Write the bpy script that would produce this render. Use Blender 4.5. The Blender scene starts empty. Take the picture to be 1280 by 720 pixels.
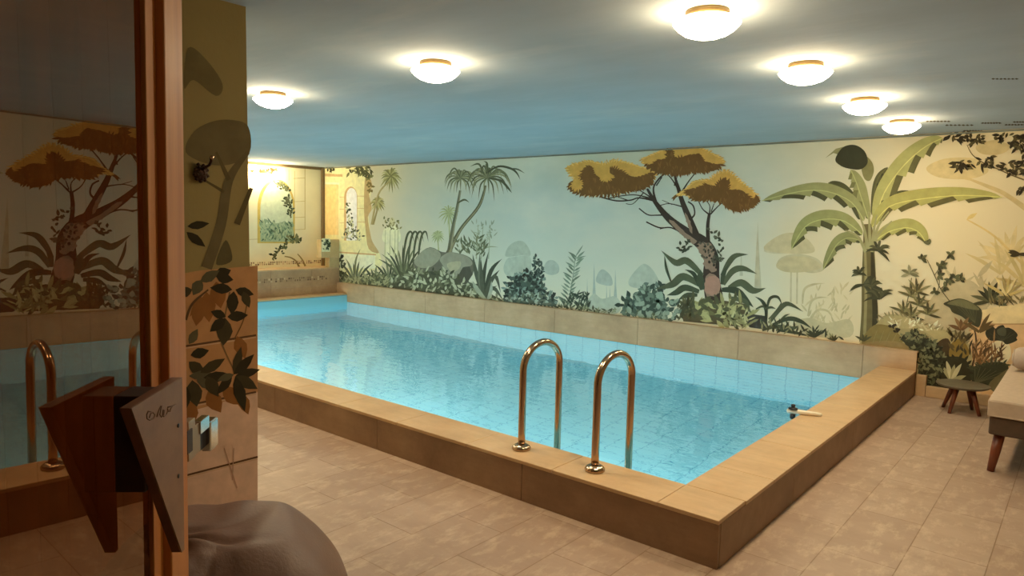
import bpy, bmesh, math, random
from mathutils import Vector, Matrix
random.seed(7)
S = bpy.context.scene
COL = S.collection
PI = math.pi

# ------------------------------------------------------------------ survey
YAW, PITCH, ROLL, F = -0.6968, 0.0957, -0.0216, 865.3
H = 1.5
YNO, YNI, YBO, YM = 2.817, 3.110, 7.1375, 7.1975     # near kerb outer/inner, back kerb face, mural wall
XRO, XRI, XL, XT, XC = -1.153, -1.4555, -9.608, -9.90, -10.36
HC, HB, WZ, ZC = 0.2244, 0.4018, 0.083, 2.361
XW, YW = -2.765, 1.548                               # painted wall at the left and its free end
XR, YF = 1.7, -0.08
cyw, syw = math.cos(YAW), math.sin(YAW)
FW = Vector((syw*math.cos(PITCH), cyw*math.cos(PITCH), -math.sin(PITCH)))
_r = Vector((cyw, -syw, 0)); _d = FW.cross(_r)
RT = _r*math.cos(ROLL) + _d*math.sin(ROLL)
DN = -_r*math.sin(ROLL) + _d*math.cos(ROLL)
EYE = Vector((0, 0, H))

def ray(u, v): return FW*F + RT*(u-640) + DN*(v-360)
def onto(axis, val, u, v):
    d = ray(u, v); return EYE + d*((val-EYE[axis])/d[axis])

# ------------------------------------------------------------------ helpers
def lin(c):
    return tuple((x/255/12.92 if x/255 <= 0.04045 else ((x/255+0.055)/1.055)**2.4) for x in c)

def mesh_obj(name, bm, mat, parent=None, smooth=False, bevel=0.0, bseg=2, label=None):
    me = bpy.data.meshes.new(name)
    bmesh.ops.recalc_face_normals(bm, faces=bm.faces)
    bm.to_mesh(me); bm.free()
    if isinstance(mat, (list, tuple)):
        for m in mat: me.materials.append(m)
    else: me.materials.append(mat)
    if smooth:
        for p in me.polygons: p.use_smooth = True
    o = bpy.data.objects.new(name, me); COL.objects.link(o)
    if parent is not None: o.parent = parent
    if bevel > 0:
        b = o.modifiers.new('bevel', 'BEVEL'); b.width = bevel; b.segments = bseg; b.limit_method = 'ANGLE'; b.angle_limit = math.radians(40)
        b.harden_normals = False
    if label: o['label'] = label
    return o

def thing(name, label, cat, loc=(0, 0, 0), rz=0, group=None, kind=None):
    o = bpy.data.objects.new(name, None); COL.objects.link(o)
    o.location = loc; o.rotation_euler = (0, 0, rz); o.empty_display_size = 0.1
    o['label'] = label; o['category'] = cat
    if group: o['group'] = group
    if kind: o['kind'] = kind
    return o

def tag(o, label=None, cat=None, group=None, kind=None):
    for k, v in (('label', label), ('category', cat), ('group', group), ('kind', kind)):
        if v: o[k] = v
    return o

def box(bm, a, b, M=None, mi=0):
    x0, y0, z0 = a; x1, y1, z1 = b
    vs = [bm.verts.new((M @ Vector(p)) if M else p) for p in
          ((x0,y0,z0),(x1,y0,z0),(x1,y1,z0),(x0,y1,z0),(x0,y0,z1),(x1,y0,z1),(x1,y1,z1),(x0,y1,z1))]
    for f in ((3,2,1,0),(4,5,6,7),(0,1,5,4),(1,2,6,5),(2,3,7,6),(3,0,4,7)):
        fc = bm.faces.new([vs[i] for i in f]); fc.material_index = mi

def prism(bm, pts, w0, w1, M=None):
    """pts: outline in local (x,z); extruded along local y from w0 to w1."""
    A = [bm.verts.new((M or Matrix()) @ Vector((x, w0, z))) for x, z in pts]
    B = [bm.verts.new((M or Matrix()) @ Vector((x, w1, z))) for x, z in pts]
    bm.faces.new(A); bm.faces.new(B[::-1])
    for i in range(len(pts)):
        j = (i+1) % len(pts); bm.faces.new((A[i], B[i], B[j], A[j]))

def tube(bm, pts, r, n=16, caps=True):
    pts = [Vector(p) for p in pts]; rs = r if isinstance(r, (list, tuple)) else [r]*len(pts)
    rings = []; up = None
    for i, p in enumerate(pts):
        t = (pts[min(i+1, len(pts)-1)] - pts[max(i-1, 0)]).normalized()
        if up is None: up = t.orthogonal().normalized()
        up = (up - t*up.dot(t)).normalized(); s = t.cross(up)
        rings.append([bm.verts.new(p + (up*math.cos(2*PI*k/n) + s*math.sin(2*PI*k/n))*rs[i]) for k in range(n)])
    for a, b in zip(rings, rings[1:]):
        for k in range(n): bm.faces.new((a[k], a[(k+1) % n], b[(k+1) % n], b[k]))
    if caps: bm.faces.new(rings[0][::-1]); bm.faces.new(rings[-1])

def lathe(bm, prof, n=40, c=(0, 0, 0), flute=0.0, nf=0):
    c = Vector(c); rings = []
    for r, z in prof:
        if r < 1e-6: rings.append([bm.verts.new(c + Vector((0, 0, z)))])
        else:
            ring = []
            for k in range(n):
                a = 2*PI*k/n; rr = r*(1 + flute*math.cos(nf*a))
                ring.append(bm.verts.new(c + Vector((rr*math.cos(a), rr*math.sin(a), z))))
            rings.append(ring)
    for a, b in zip(rings, rings[1:]):
        if len(a) == 1 and len(b) == 1: continue
        for k in range(n):
            if len(a) == 1: bm.faces.new((a[0], b[k], b[(k+1) % n]))
            elif len(b) == 1: bm.faces.new((a[k], a[(k+1) % n], b[0]))
            else: bm.faces.new((a[k], a[(k+1) % n], b[(k+1) % n], b[k]))

# ------------------------------------------------------------------ materials
def nt(name):
    m = bpy.data.materials.new(name); m.use_nodes = True
    t = m.node_tree; b = t.nodes['Principled BSDF']
    return m, t, b

def L(t, a, b): t.links.new(a, b)

def mix(t, fac, a, b, mode='MIX'):
    n = t.nodes.new('ShaderNodeMix'); n.data_type = 'RGBA'; n.blend_type = mode
    for s, v in ((n.inputs[0], fac), (n.inputs[6], a), (n.inputs[7], b)):
        if hasattr(v, 'links'): L(t, v, s)
        else: s.default_value = v if isinstance(v, (int, float)) else (*v, 1)
    return n.outputs[2]

def noise(t, scale, detail=4, vec=None, rough=0.55):
    n = t.nodes.new('ShaderNodeTexNoise'); n.inputs['Scale'].default_value = scale
    n.inputs['Detail'].default_value = detail; n.inputs['Roughness'].default_value = rough
    if vec: L(t, vec, n.inputs['Vector'])
    return n.outputs['Fac']

def ramp(t, fac, stops):
    n = t.nodes.new('ShaderNodeValToRGB'); e = n.color_ramp.elements
    while len(e) < len(stops): e.new(0.5)
    for el, (p, c) in zip(e, stops):
        el.position = p; el.color = (*c, 1) if len(c) == 3 else c
    L(t, fac, n.inputs[0]); return n.outputs[0]

def objco(t, scale=(1, 1, 1), rot=(0, 0, 0), loc=(0, 0, 0)):
    c = t.nodes.new('ShaderNodeTexCoord'); m = t.nodes.new('ShaderNodeMapping')
    m.inputs['Scale'].default_value = scale; m.inputs['Rotation'].default_value = rot; m.inputs['Location'].default_value = loc
    L(t, c.outputs['Object'], m.inputs['Vector']); return m.outputs['Vector']

def bump(t, b, h, dist, strength=1.0):
    n = t.nodes.new('ShaderNodeBump'); n.inputs['Distance'].default_value = dist; n.inputs['Strength'].default_value = strength
    L(t, h, n.inputs['Height']); L(t, n.outputs['Normal'], b.inputs['Normal'])

def simple(name, col, rough=0.6, metal=0.0, var=0.15, scale=8.0, bmp=0.0, bscale=60, spec=0.5, aniso=(1, 1, 1)):
    m, t, b = nt(name)
    v = objco(t, aniso)
    c = lin(col); lo = tuple(x*(1-var) for x in c); hi = tuple(min(1, x*(1+var)) for x in c)
    L(t, ramp(t, noise(t, scale, 5, v), [(0.3, lo), (0.7, hi)]), b.inputs['Base Color'])
    b.inputs['Roughness'].default_value = rough; b.inputs['Metallic'].default_value = metal
    b.inputs['Specular IOR Level'].default_value = spec
    if bmp > 0: bump(t, b, noise(t, bscale, 3, v), bmp)
    return m

def wood(name, dark, light, axis='Z', scale=1.0, rough=0.5, knots=False):
    m, t, b = nt(name)
    sc = {'X': (0.6, 9, 9), 'Y': (9, 0.6, 9), 'Z': (9, 9, 0.6)}[axis]
    v = objco(t, tuple(s*scale for s in sc))
    n1 = noise(t, 2.2, 6, v, 0.6)
    c = ramp(t, n1, [(0.3, lin(dark)), (0.7, lin(light))])
    if knots:
        vo = t.nodes.new('ShaderNodeTexVoronoi'); vo.inputs['Scale'].default_value = 1.0
        L(t, objco(t, {'Z': (7, 7, 3.2), 'X': (3.2, 7, 7), 'Y': (7, 3.2, 7)}[axis]), vo.inputs['Vector'])
        k = ramp(t, vo.outputs['Distance'], [(0.03, (1, 1, 1)), (0.11, (0, 0, 0))])
        c = mix(t, k, c, tuple(x*0.35 for x in lin(dark)))
    L(t, c, b.inputs['Base Color']); b.inputs['Roughness'].default_value = rough
    bump(t, b, n1, 0.002, 0.4)
    return m

def stone(name, base, dark, light, rough=0.55, scale=2.2):
    m, t, b = nt(name)
    v = objco(t)
    n1 = noise(t, scale, 8, v, 0.65)
    c = ramp(t, n1, [(0.28, lin(dark)), (0.5, lin(base)), (0.72, lin(light))])
    v2 = objco(t, (1, 5, 5), (0.2, 0.1, 0.4))
    n2 = noise(t, 3.0, 8, v2, 0.7)
    c = mix(t, ramp(t, n2, [(0.42, (0, 0, 0)), (0.75, (0.55,)*3)]), c, tuple(x*0.72 for x in lin(base)))
    L(t, c, b.inputs['Base Color'])
    b.inputs['Roughness'].default_value = rough
    bump(t, b, n2, 0.004, 0.25)
    return m

M = {}
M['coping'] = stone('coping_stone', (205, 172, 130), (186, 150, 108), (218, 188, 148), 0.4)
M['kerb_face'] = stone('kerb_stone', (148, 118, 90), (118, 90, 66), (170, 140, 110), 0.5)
M['back_kerb'] = stone('pale_kerb_stone', (196, 164, 126), (170, 140, 104), (212, 182, 144), 0.5)
M['brass'] = simple('warm_steel', (186, 160, 134), 0.16, 1.0, 0.05)
M['brass_dull'] = simple('dull_nickel', (176, 152, 124), 0.4, 0.7, 0.08)
M['chrome'] = simple('chrome', (210, 210, 210), 0.15, 1.0, 0.03)
M['stile_wood'] = wood('stained_pine', (92, 52, 30), (140, 88, 52), 'Z', knots=True)
M['pine'] = wood('pine', (172, 104, 48), (206, 138, 72), 'Z', knots=True)
M['handle_wood'] = wood('handle_wood', (124, 90, 66), (150, 112, 84), 'X', 0.6)
M['handle_dark'] = wood('handle_dark_wood', (104, 62, 38), (136, 84, 52), 'X', 0.6)
M['dark_block'] = wood('dark_block', (46, 26, 18), (66, 38, 26), 'X')
M['engrave'] = simple('engraved', (112, 80, 60), 0.8)
M['cladding'] = wood('cladding_wood', (150, 88, 44), (206, 136, 78), 'Z', 0.7)
M['dark_wood'] = wood('vestibule_wood', (60, 36, 22), (84, 52, 32), 'Z')
M['leather'] = simple('brown_leather', (116, 90, 78), 0.5, 0, 0.12, 5, 0.0012, 90)
M['seam'] = simple('dark_seam', (40, 28, 24), 0.7)
M['iron'] = simple('dark_iron', (58, 38, 28), 0.35, 0.8, 0.3, 40, 0.002, 120)
M['ivory'] = simple('white_plastic', (232, 222, 200), 0.35)
M['black'] = simple('black_plastic', (20, 20, 26), 0.35)
M['cushion'] = simple('beige_fabric', (188, 168, 146), 0.9, 0, 0.06, 30, 0.0015, 400)
M['bolster'] = simple('bolster_fabric', (178, 160, 142), 0.9, 0, 0.06, 30, 0.0015, 400)
M['frame_fabric'] = simple('dark_brown_fabric', (84, 66, 50), 0.85, 0, 0.12, 30, 0.001, 300)
M['mahogany'] = wood('mahogany', (92, 46, 28), (136, 72, 42), 'Z', 1.5, 0.35)
M['table_top'] = simple('grey_green_table', (104, 96, 78), 0.5, 0, 0.12, 12)
M['ring_metal'] = simple('lamp_ring', (84, 68, 40), 0.5, 0.6)

def emis(name, col, s):
    m, t, b = nt(name)
    b.inputs['Base Color'].default_value = (0.9, 0.87, 0.8, 1)
    b.inputs['Emission Color'].default_value = (*col, 1); b.inputs['Emission Strength'].default_value = s
    b.inputs['Roughness'].default_value = 0.3
    return m
WARM = (1.0, 0.78, 0.49)
M['lamp_glass'] = emis('lit_opal_glass', WARM, 88)
M['lamp_glass_top'] = emis('lit_opal_glass_rim', (1.0, 0.72, 0.38), 27)
M['bulb'] = emis('lit_bulb', (1.0, 0.78, 0.45), 540)

# painted plaster (mural figures take their colours from the 'Paint' attribute)
m, t, b = nt('mural_paint')
at = t.nodes.new('ShaderNodeAttribute'); at.attribute_name = 'Paint'
v = objco(t)
L(t, mix(t, 0.35, at.outputs['Color'], ramp(t, noise(t, 14, 5, v), [(0.3, (0.55,)*3), (0.7, (1.15,)*3)]), 'MULTIPLY'), b.inputs['Base Color'])
b.inputs['Roughness'].default_value = 0.85; b.inputs['Specular IOR Level'].default_value = 0.2
M['paint'] = m

def gain(c, k=1.25, tint=(1.0, 0.98, 1.05)):
    return tuple(min(0.88, x*k*s*max(.3, (sum(lin(c))/3/0.45))**.24) for x, s in zip(lin(c), tint))

m, t, b = nt('mural_sky_plaster')
co = t.nodes.new('ShaderNodeTexCoord'); sp = t.nodes.new('ShaderNodeSeparateXYZ'); L(t, co.outputs['Object'], sp.inputs[0])
mr = t.nodes.new('ShaderNodeMapRange'); mr.inputs[1].default_value = 0.0; mr.inputs[2].default_value = ZC; L(t, sp.outputs['Z'], mr.inputs[0])
sky = ramp(t, mr.outputs[0], [(0.15, gain((206, 206, 176))), (0.42, gain((190, 198, 180))), (0.75, gain((172, 188, 178))), (1.0, gain((182, 188, 166)))])
cl = ramp(t, noise(t, 0.9, 6, objco(t, (1, 1, 1.8)), 0.55), [(0.42, (0, 0, 0)), (0.72, (0.75,)*3)])
sky = mix(t, cl, sky, gain((200, 202, 182)))
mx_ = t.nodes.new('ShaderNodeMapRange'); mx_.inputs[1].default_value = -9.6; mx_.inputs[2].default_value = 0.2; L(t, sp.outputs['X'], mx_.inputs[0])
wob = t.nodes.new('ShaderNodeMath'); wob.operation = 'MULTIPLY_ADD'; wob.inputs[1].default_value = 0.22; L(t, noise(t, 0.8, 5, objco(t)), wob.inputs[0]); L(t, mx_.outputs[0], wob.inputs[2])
lamp_glow = ramp(t, wob.outputs[0], [(0.10, (0.7,)*3), (0.36, (0.18,)*3), (0.52, (0.0,)*3), (0.80, (0.15,)*3), (0.98, (0.85,)*3)])  # cream towards both wall ends: warm lamp glow put into the sky colour
sky = mix(t, lamp_glow, sky, gain((204, 188, 142)))
L(t, sky, b.inputs['Base Color']); b.inputs['Roughness'].default_value = 0.9; b.inputs['Specular IOR Level'].default_value = 0.2
bump(t, b, noise(t, 30, 4, co.outputs['Object']), 0.002, 0.3)
M['sky_plaster'] = m

m, t, b = nt('ceiling_sky_paint')
v = objco(t, (1, 1.5, 1))
c = ramp(t, noise(t, 0.55, 6, v, 0.6), [(0.35, lin((170, 182, 190))), (0.6, lin((180, 190, 196))), (0.8, lin((202, 206, 206)))])
wisp = ramp(t, noise(t, 1.1, 7, objco(t, (0.7, 2.2, 1), (0, 0, 0.35)), 0.62), [(0.40, (0, 0, 0)), (0.62, (0.22,)*3)])
c = mix(t, wisp, c, lin((152, 158, 160)))
wisp = ramp(t, noise(t, 1.6, 7, objco(t, (0.6, 1.6, 1), (0, 0, -0.2), (3, 1, 0)), 0.62), [(0.55, (0, 0, 0)), (0.72, (0.22,)*3)])
c = mix(t, wisp, c, lin((226, 220, 208)))
L(t, c, b.inputs['Base Color']); b.inputs['Roughness'].default_value = 0.9; b.inputs['Specular IOR Level'].default_value = 0.15
bump(t, b, noise(t, 5, 5, objco(t, (1, 4, 1))), 0.004, 0.3)
M['ceiling'] = m
M['cream'] = simple('cream_plaster', (238, 228, 190), 0.9, 0, 0.05, 3, 0.001, 40, 0.2)
M['plain'] = simple('plain_plaster', (196, 180, 150), 0.9, 0, 0.06, 3, 0.001, 40, 0.2)

# floor tiles: 0.61 x 0.305, long side along Y
m, t, b = nt('floor_travertine')
v = objco(t, (1, 1, 1), (0, 0, PI/2), (0.32, -0.05, 0))
br = t.nodes.new('ShaderNodeTexBrick'); br.offset = 0.5
br.inputs['Scale'].default_value = 1.0; br.inputs['Brick Width'].default_value = 0.61; br.inputs['Row Height'].default_value = 0.305
br.inputs['Mortar Size'].default_value = 0.0025; br.inputs['Mortar Smooth'].default_value = 0.2
br.inputs['Color1'].default_value = (*lin((184, 160, 140)), 1); br.inputs['Color2'].default_value = (*lin((171, 146, 127)), 1)
br.inputs['Mortar'].default_value = (*lin((140, 112, 86)), 1); L(t, v, br.inputs['Vector'])
vo = objco(t, (1.0, 2.6, 1), (0, 0, 0.5))
n1 = noise(t, 2.0, 9, vo, 0.68)
c = mix(t, ramp(t, n1, [(0.40, (0, 0, 0)), (0.72, (0.6,)*3)]), br.outputs['Color'], lin((150, 124, 102)))
n2 = noise(t, 6.0, 9, objco(t, (2.2, 1, 1), (0, 0, -0.3)), 0.7)
c = mix(t, ramp(t, n2, [(0.5, (0, 0, 0)), (0.66, (0.5,)*3)]), c, lin((214, 192, 168)))
L(t, c, b.inputs['Base Color']); b.inputs['Roughness'].default_value = 0.42
bump(t, b, br.outputs['Fac'], -0.002, 0.6)
M['floor'] = m

# pool tile: stack bond 0.25 x 0.125
def pool_tile(name, rot):
    m, t, b = nt(name)
    v = objco(t, (1, 1, 1), rot, (0.05, 0, 0))
    br = t.nodes.new('ShaderNodeTexBrick'); br.offset = 0.0
    br.inputs['Scale'].default_value = 1.0; br.inputs['Brick Width'].default_value = 0.25; br.inputs['Row Height'].default_value = 0.125
    br.inputs['Mortar Size'].default_value = 0.004; br.inputs['Mortar Smooth'].default_value = 0.3
    br.inputs['Color1'].default_value = (*lin((146, 208, 220)), 1); br.inputs['Color2'].default_value = (*lin((140, 203, 217)), 1)
    br.inputs['Mortar'].default_value = (*lin((84, 158, 188)), 1); L(t, v, br.inputs['Vector'])
    L(t, br.outputs['Color'], b.inputs['Base Color']); b.inputs['Roughness'].default_value = 0.3
    return m
M['tile_floor'] = pool_tile('pool_floor_tile', (0, 0, 0))
M['tile_x'] = pool_tile('pool_long_wall_tile', (PI/2, 0, 0))
M['tile_y'] = pool_tile('pool_end_wall_tile', (PI/2, 0, PI/2))

m, t, b = nt('pool_water')
b.inputs['Base Color'].default_value = (0.88, 0.98, 1.0, 1); b.inputs['Roughness'].default_value = 0.0
b.inputs['IOR'].default_value = 1.333; b.inputs['Transmission Weight'].default_value = 1.0
wv = objco(t, (1, 1.6, 1), (0, 0, 0.3))
nn = t.nodes.new('ShaderNodeMath'); nn.operation = 'MULTIPLY_ADD'; nn.inputs[1].default_value = 0.35
L(t, noise(t, 9, 2, wv), nn.inputs[0]); L(t, noise(t, 2.6, 2, wv), nn.inputs[2])
bump(t, b, nn.outputs[0], 0.010, 0.45)
M['water'] = m

m, t, b = nt('bronze_glass')
t.nodes.remove(b)
out = [n for n in t.nodes if n.type == 'OUTPUT_MATERIAL'][0]
tr = t.nodes.new('ShaderNodeBsdfTransparent'); tr.inputs[0].default_value = (0.46, 0.33, 0.22, 1)
gl = t.nodes.new('ShaderNodeBsdfGlossy'); gl.inputs['Roughness'].default_value = 0.0; gl.inputs[0].default_value = (1, 0.72, 0.50, 1)
fr = t.nodes.new('ShaderNodeFresnel'); fr.inputs[0].default_value = 1.95
geo = t.nodes.new('ShaderNodeNewGeometry'); front = t.nodes.new('ShaderNodeMath'); front.operation = 'SUBTRACT'; front.inputs[0].default_value = 1.0; L(t, geo.outputs['Backfacing'], front.inputs[1])
mul = t.nodes.new('ShaderNodeMath'); mul.operation = 'MULTIPLY'; L(t, fr.outputs[0], mul.inputs[0]); L(t, front.outputs[0], mul.inputs[1])     # coated outer face of the pane
mx = t.nodes.new('ShaderNodeMixShader'); L(t, mul.outputs[0], mx.inputs[0]); L(t, tr.outputs[0], mx.inputs[1]); L(t, gl.outputs[0], mx.inputs[2])
L(t, mx.outputs[0], out.inputs[0])
M['glass'] = m

# ------------------------------------------------------------------ room shell
def struct(name, bm, mat, label, parent=None, **k):
    o = mesh_obj(name, bm, mat, parent, **k)
    if parent is None: tag(o, label, 'room', None, 'structure')
    return o

bm = bmesh.new()
for a, bb in (((XC-.2, -2.2), (XR, YNO+.05)), ((XRO-.05, YNO+.05), (XR, YM)), ((XC-.2, YNO+.05), (XL-.1, YM))):
    box(bm, (a[0], a[1], -0.08), (bb[0], bb[1], 0))
struct('floor', bm, M['floor'], 'beige travertine tile floor around the pool')
bm = bmesh.new(); box(bm, (XC-.2, -2.2, ZC), (XR+.2, YM+.2, ZC+.15))
ceiling = struct('ceiling', bm, M['ceiling'], 'low ceiling painted as a blue cloudy sky')
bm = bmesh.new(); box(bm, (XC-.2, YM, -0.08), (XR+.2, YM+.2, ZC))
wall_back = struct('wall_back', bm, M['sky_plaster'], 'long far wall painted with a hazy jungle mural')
bm = bmesh.new(); box(bm, (XC-.2, YW-.2, -0.08), (XC, YM, ZC))
wall_end = struct('wall_end', bm, M['cream'], 'cream painted end wall beyond the pool with arched window painting')
bm = bmesh.new(); box(bm, (XW-.16, YF-.1, -0.08), (XW, YW, ZC))
wall_left = struct('wall_left', bm, None or simple('olive_plaster', (150, 134, 88), 0.9, 0, 0.06, 3, 0.001, 40, 0.2), 'painted wall end at the left beside the glass door')
bm = bmesh.new(); box(bm, (XC, YW-.16, -0.08), (XW-.16, YW, ZC))
struct('wall_passage', bm, M['plain'], 'plain wall along the passage behind the painted wall')
bm = bmesh.new(); box(bm, (XR, -2.2, -0.08), (XR+.2, YM, ZC))
struct('wall_right', bm, M['plain'], 'plain wall on the right side of the room')
bm = bmesh.new()
box(bm, (XW, YF-.1, 0), (-0.97, YF, ZC)); box(bm, (0.5, YF-.1, 0), (XR, YF, ZC)); box(bm, (-0.97, YF-.1, 2.2), (0.5, YF, ZC))
struct('wall_front', bm, M['plain'], 'wall with the sauna doorway behind the viewer')
bm = bmesh.new()
box(bm, (-1.6, -2.2, 0), (XR, -2.1, ZC)); box(bm, (-1.6, -2.1, 0), (-1.5, YF-.1, ZC))
struct('wall_sauna', bm, M['dark_wood'], 'dark timber wall of the sauna vestibule')
bm = bmesh.new()
y = YF
while y < 1.13:
    box(bm, (XW, y, 0.0), (XW+.012, y+.0905, ZC)); y += .091
box(bm, (XW, YF, 0), (XW+.008, y-.002, ZC))
mesh_obj('timber_cladding', bm, M['cladding'], wall_left, bevel=.0015)
# skirting on the mural wall right of the pool, with its raised block
bm = bmesh.new(); box(bm, (XRO, YBO, 0), (-1.068, YM, .19)); box(bm, (-1.066, YBO, 0), (XR, YM, .098))
struct('baseboard_back', bm, M['coping'], 'stone skirting at the foot of the mural wall', bevel=.004)
bm = bmesh.new(); tube(bm, [(XC, YM-.005, ZC-.012), (XR, YM-.005, ZC-.012)], .008, 6)
struct('trim_back', bm, simple('grey_trim', (120, 124, 112), .8), 'thin bead where mural wall meets ceiling')  # even grey-green bead along the wall top
bm = bmesh.new(); box(bm, (XC, YM-.05, .6), (XC+.05, YM, ZC)); box(bm, (XC, 2.0, ZC-.045), (XC+.04, YM, ZC-.005))
struct('trim_end', bm, simple('brown_trim', (112, 92, 60), .7), 'brown corner batten at the far end of the mural')

# ------------------------------------------------------------------ pool
pool = thing('swimming_pool', 'raised stone edged indoor pool with blue tiles', 'pool', (0, 0, 0), kind='structure')
g = .0015
def slabs(bm, x0, x1, y0, y1, z0, z1, axis, step, off=0.0):
    a0, a1 = (x0, x1) if axis == 0 else (y0, y1)
    a = a1 - off if off else a1
    cuts = [a1]; a = a1 - (off or step)
    while a > a0 + .05: cuts.append(a); a -= step
    cuts.append(a0)
    for hi, lo in zip(cuts, cuts[1:]):
        if axis == 0: box(bm, (lo+g, y0, z0), (hi-g, y1, z1))
        else: box(bm, (x0, lo+g, z0), (x1, hi-g, z1))
bm = bmesh.new()
slabs(bm, XL-.29, XRO, YNO-.004, YNI, HC-.02, HC, 0, .61, .30)
slabs(bm, XRI, XRO+.004, YNI+.002, YBO, HC-.02, HC, 1, .61, .61)
slabs(bm, XT, XL, YNI+.002, YBO, HC-.02, HC, 1, .61, .61)
mesh_obj('coping', bm, M['coping'], pool, bevel=.003)
bm = bmesh.new()
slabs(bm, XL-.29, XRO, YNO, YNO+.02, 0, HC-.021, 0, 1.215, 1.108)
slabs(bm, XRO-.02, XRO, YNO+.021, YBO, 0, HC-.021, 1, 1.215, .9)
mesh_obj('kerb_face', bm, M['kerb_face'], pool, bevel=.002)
bm = bmesh.new()
slabs(bm, XT, XRO, YBO, YBO+.018, WZ+.0, HB-.012, 0, 1.215, .45)
slabs(bm, XT, XRO+.004, YBO-.004, YM, HB-.0115, HB, 0, 1.215, .45)
mesh_obj('back_kerb', bm, M['back_kerb'], pool, bevel=.002)
DZ = -1.35
bm = bmesh.new(); box(bm, (XL, YNI, DZ-.1), (XRI, YBO, DZ))
mesh_obj('basin_floor', bm, M['tile_floor'], pool)
bm = bmesh.new(); box(bm, (XL-.2, YBO, DZ), (XRI, YBO+.05, WZ-.001)); box(bm, (XL-.2, YNI-.2, DZ), (XRI+.2, YNI, HC-.021))
mesh_obj('basin_long_wall', bm, M['tile_x'], pool)
bm = bmesh.new(); box(bm, (XRI, YNI, DZ), (XRI+.2, YBO, HC-.021)); box(bm, (XL-.2, YNI, DZ), (XL, YBO, HC-.021))
mesh_obj('basin_end_wall', bm, M['tile_y'], pool)
bm = bmesh.new()
vs = [bm.verts.new(p) for p in ((XL, YNI, WZ-.006), (XRI, YNI, WZ-.006), (XRI, YBO, WZ-.006), (XL, YBO, WZ-.006))]
bm.faces.new(vs)
water = mesh_obj('pool_water', bm, M['water'])
if water.data.polygons[0].normal.z < 0: water.data.flip_normals()
tag(water, 'clear turquoise water filling the pool', 'water', None, 'stuff')

# raised tiled bench (tub surround) at the far end
bench = thing('tiled_bench', 'tall tiled tub surround at the far end of the pool', 'tub surround', (XT, 5, 0), kind='structure')
bz = .655
def put(o, p): o.matrix_parent_inverse = p.matrix_basis.inverted(); return o
bench.location = (0, 0, 0)
bm = bmesh.new()
slabs(bm, XC+.002, XT-.001, 2.0, YM, 0, .36, 1, .75, .55); slabs(bm, XC+.002, XT-.001, 2.0, YM, .362, bz-.02, 1, .75, .55)
mesh_obj('front_tiles', bm, stone('bench_tile', (186, 150, 112), (166, 128, 92), (202, 168, 130), .4), bench, bevel=.002)
bm = bmesh.new(); slabs(bm, XC+.002, XT+.008, 2.0, YM, bz-.019, bz, 1, .75, .55)
mesh_obj('rim_slab', bm, M['coping'], bench, bevel=.003)
bm = bmesh.new()
box(bm, (XT-.12, YM-.20, bz+.001), (XT, YM-.002, .82)); box(bm, (XT-.12, 6.83, .822), (XT, YM-.002, 1.13))
mesh_obj('stepped_pier', bm, stone('pier_stone', (206, 178, 128), (190, 158, 110), (220, 194, 146), .5), bench, bevel=.004)
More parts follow.
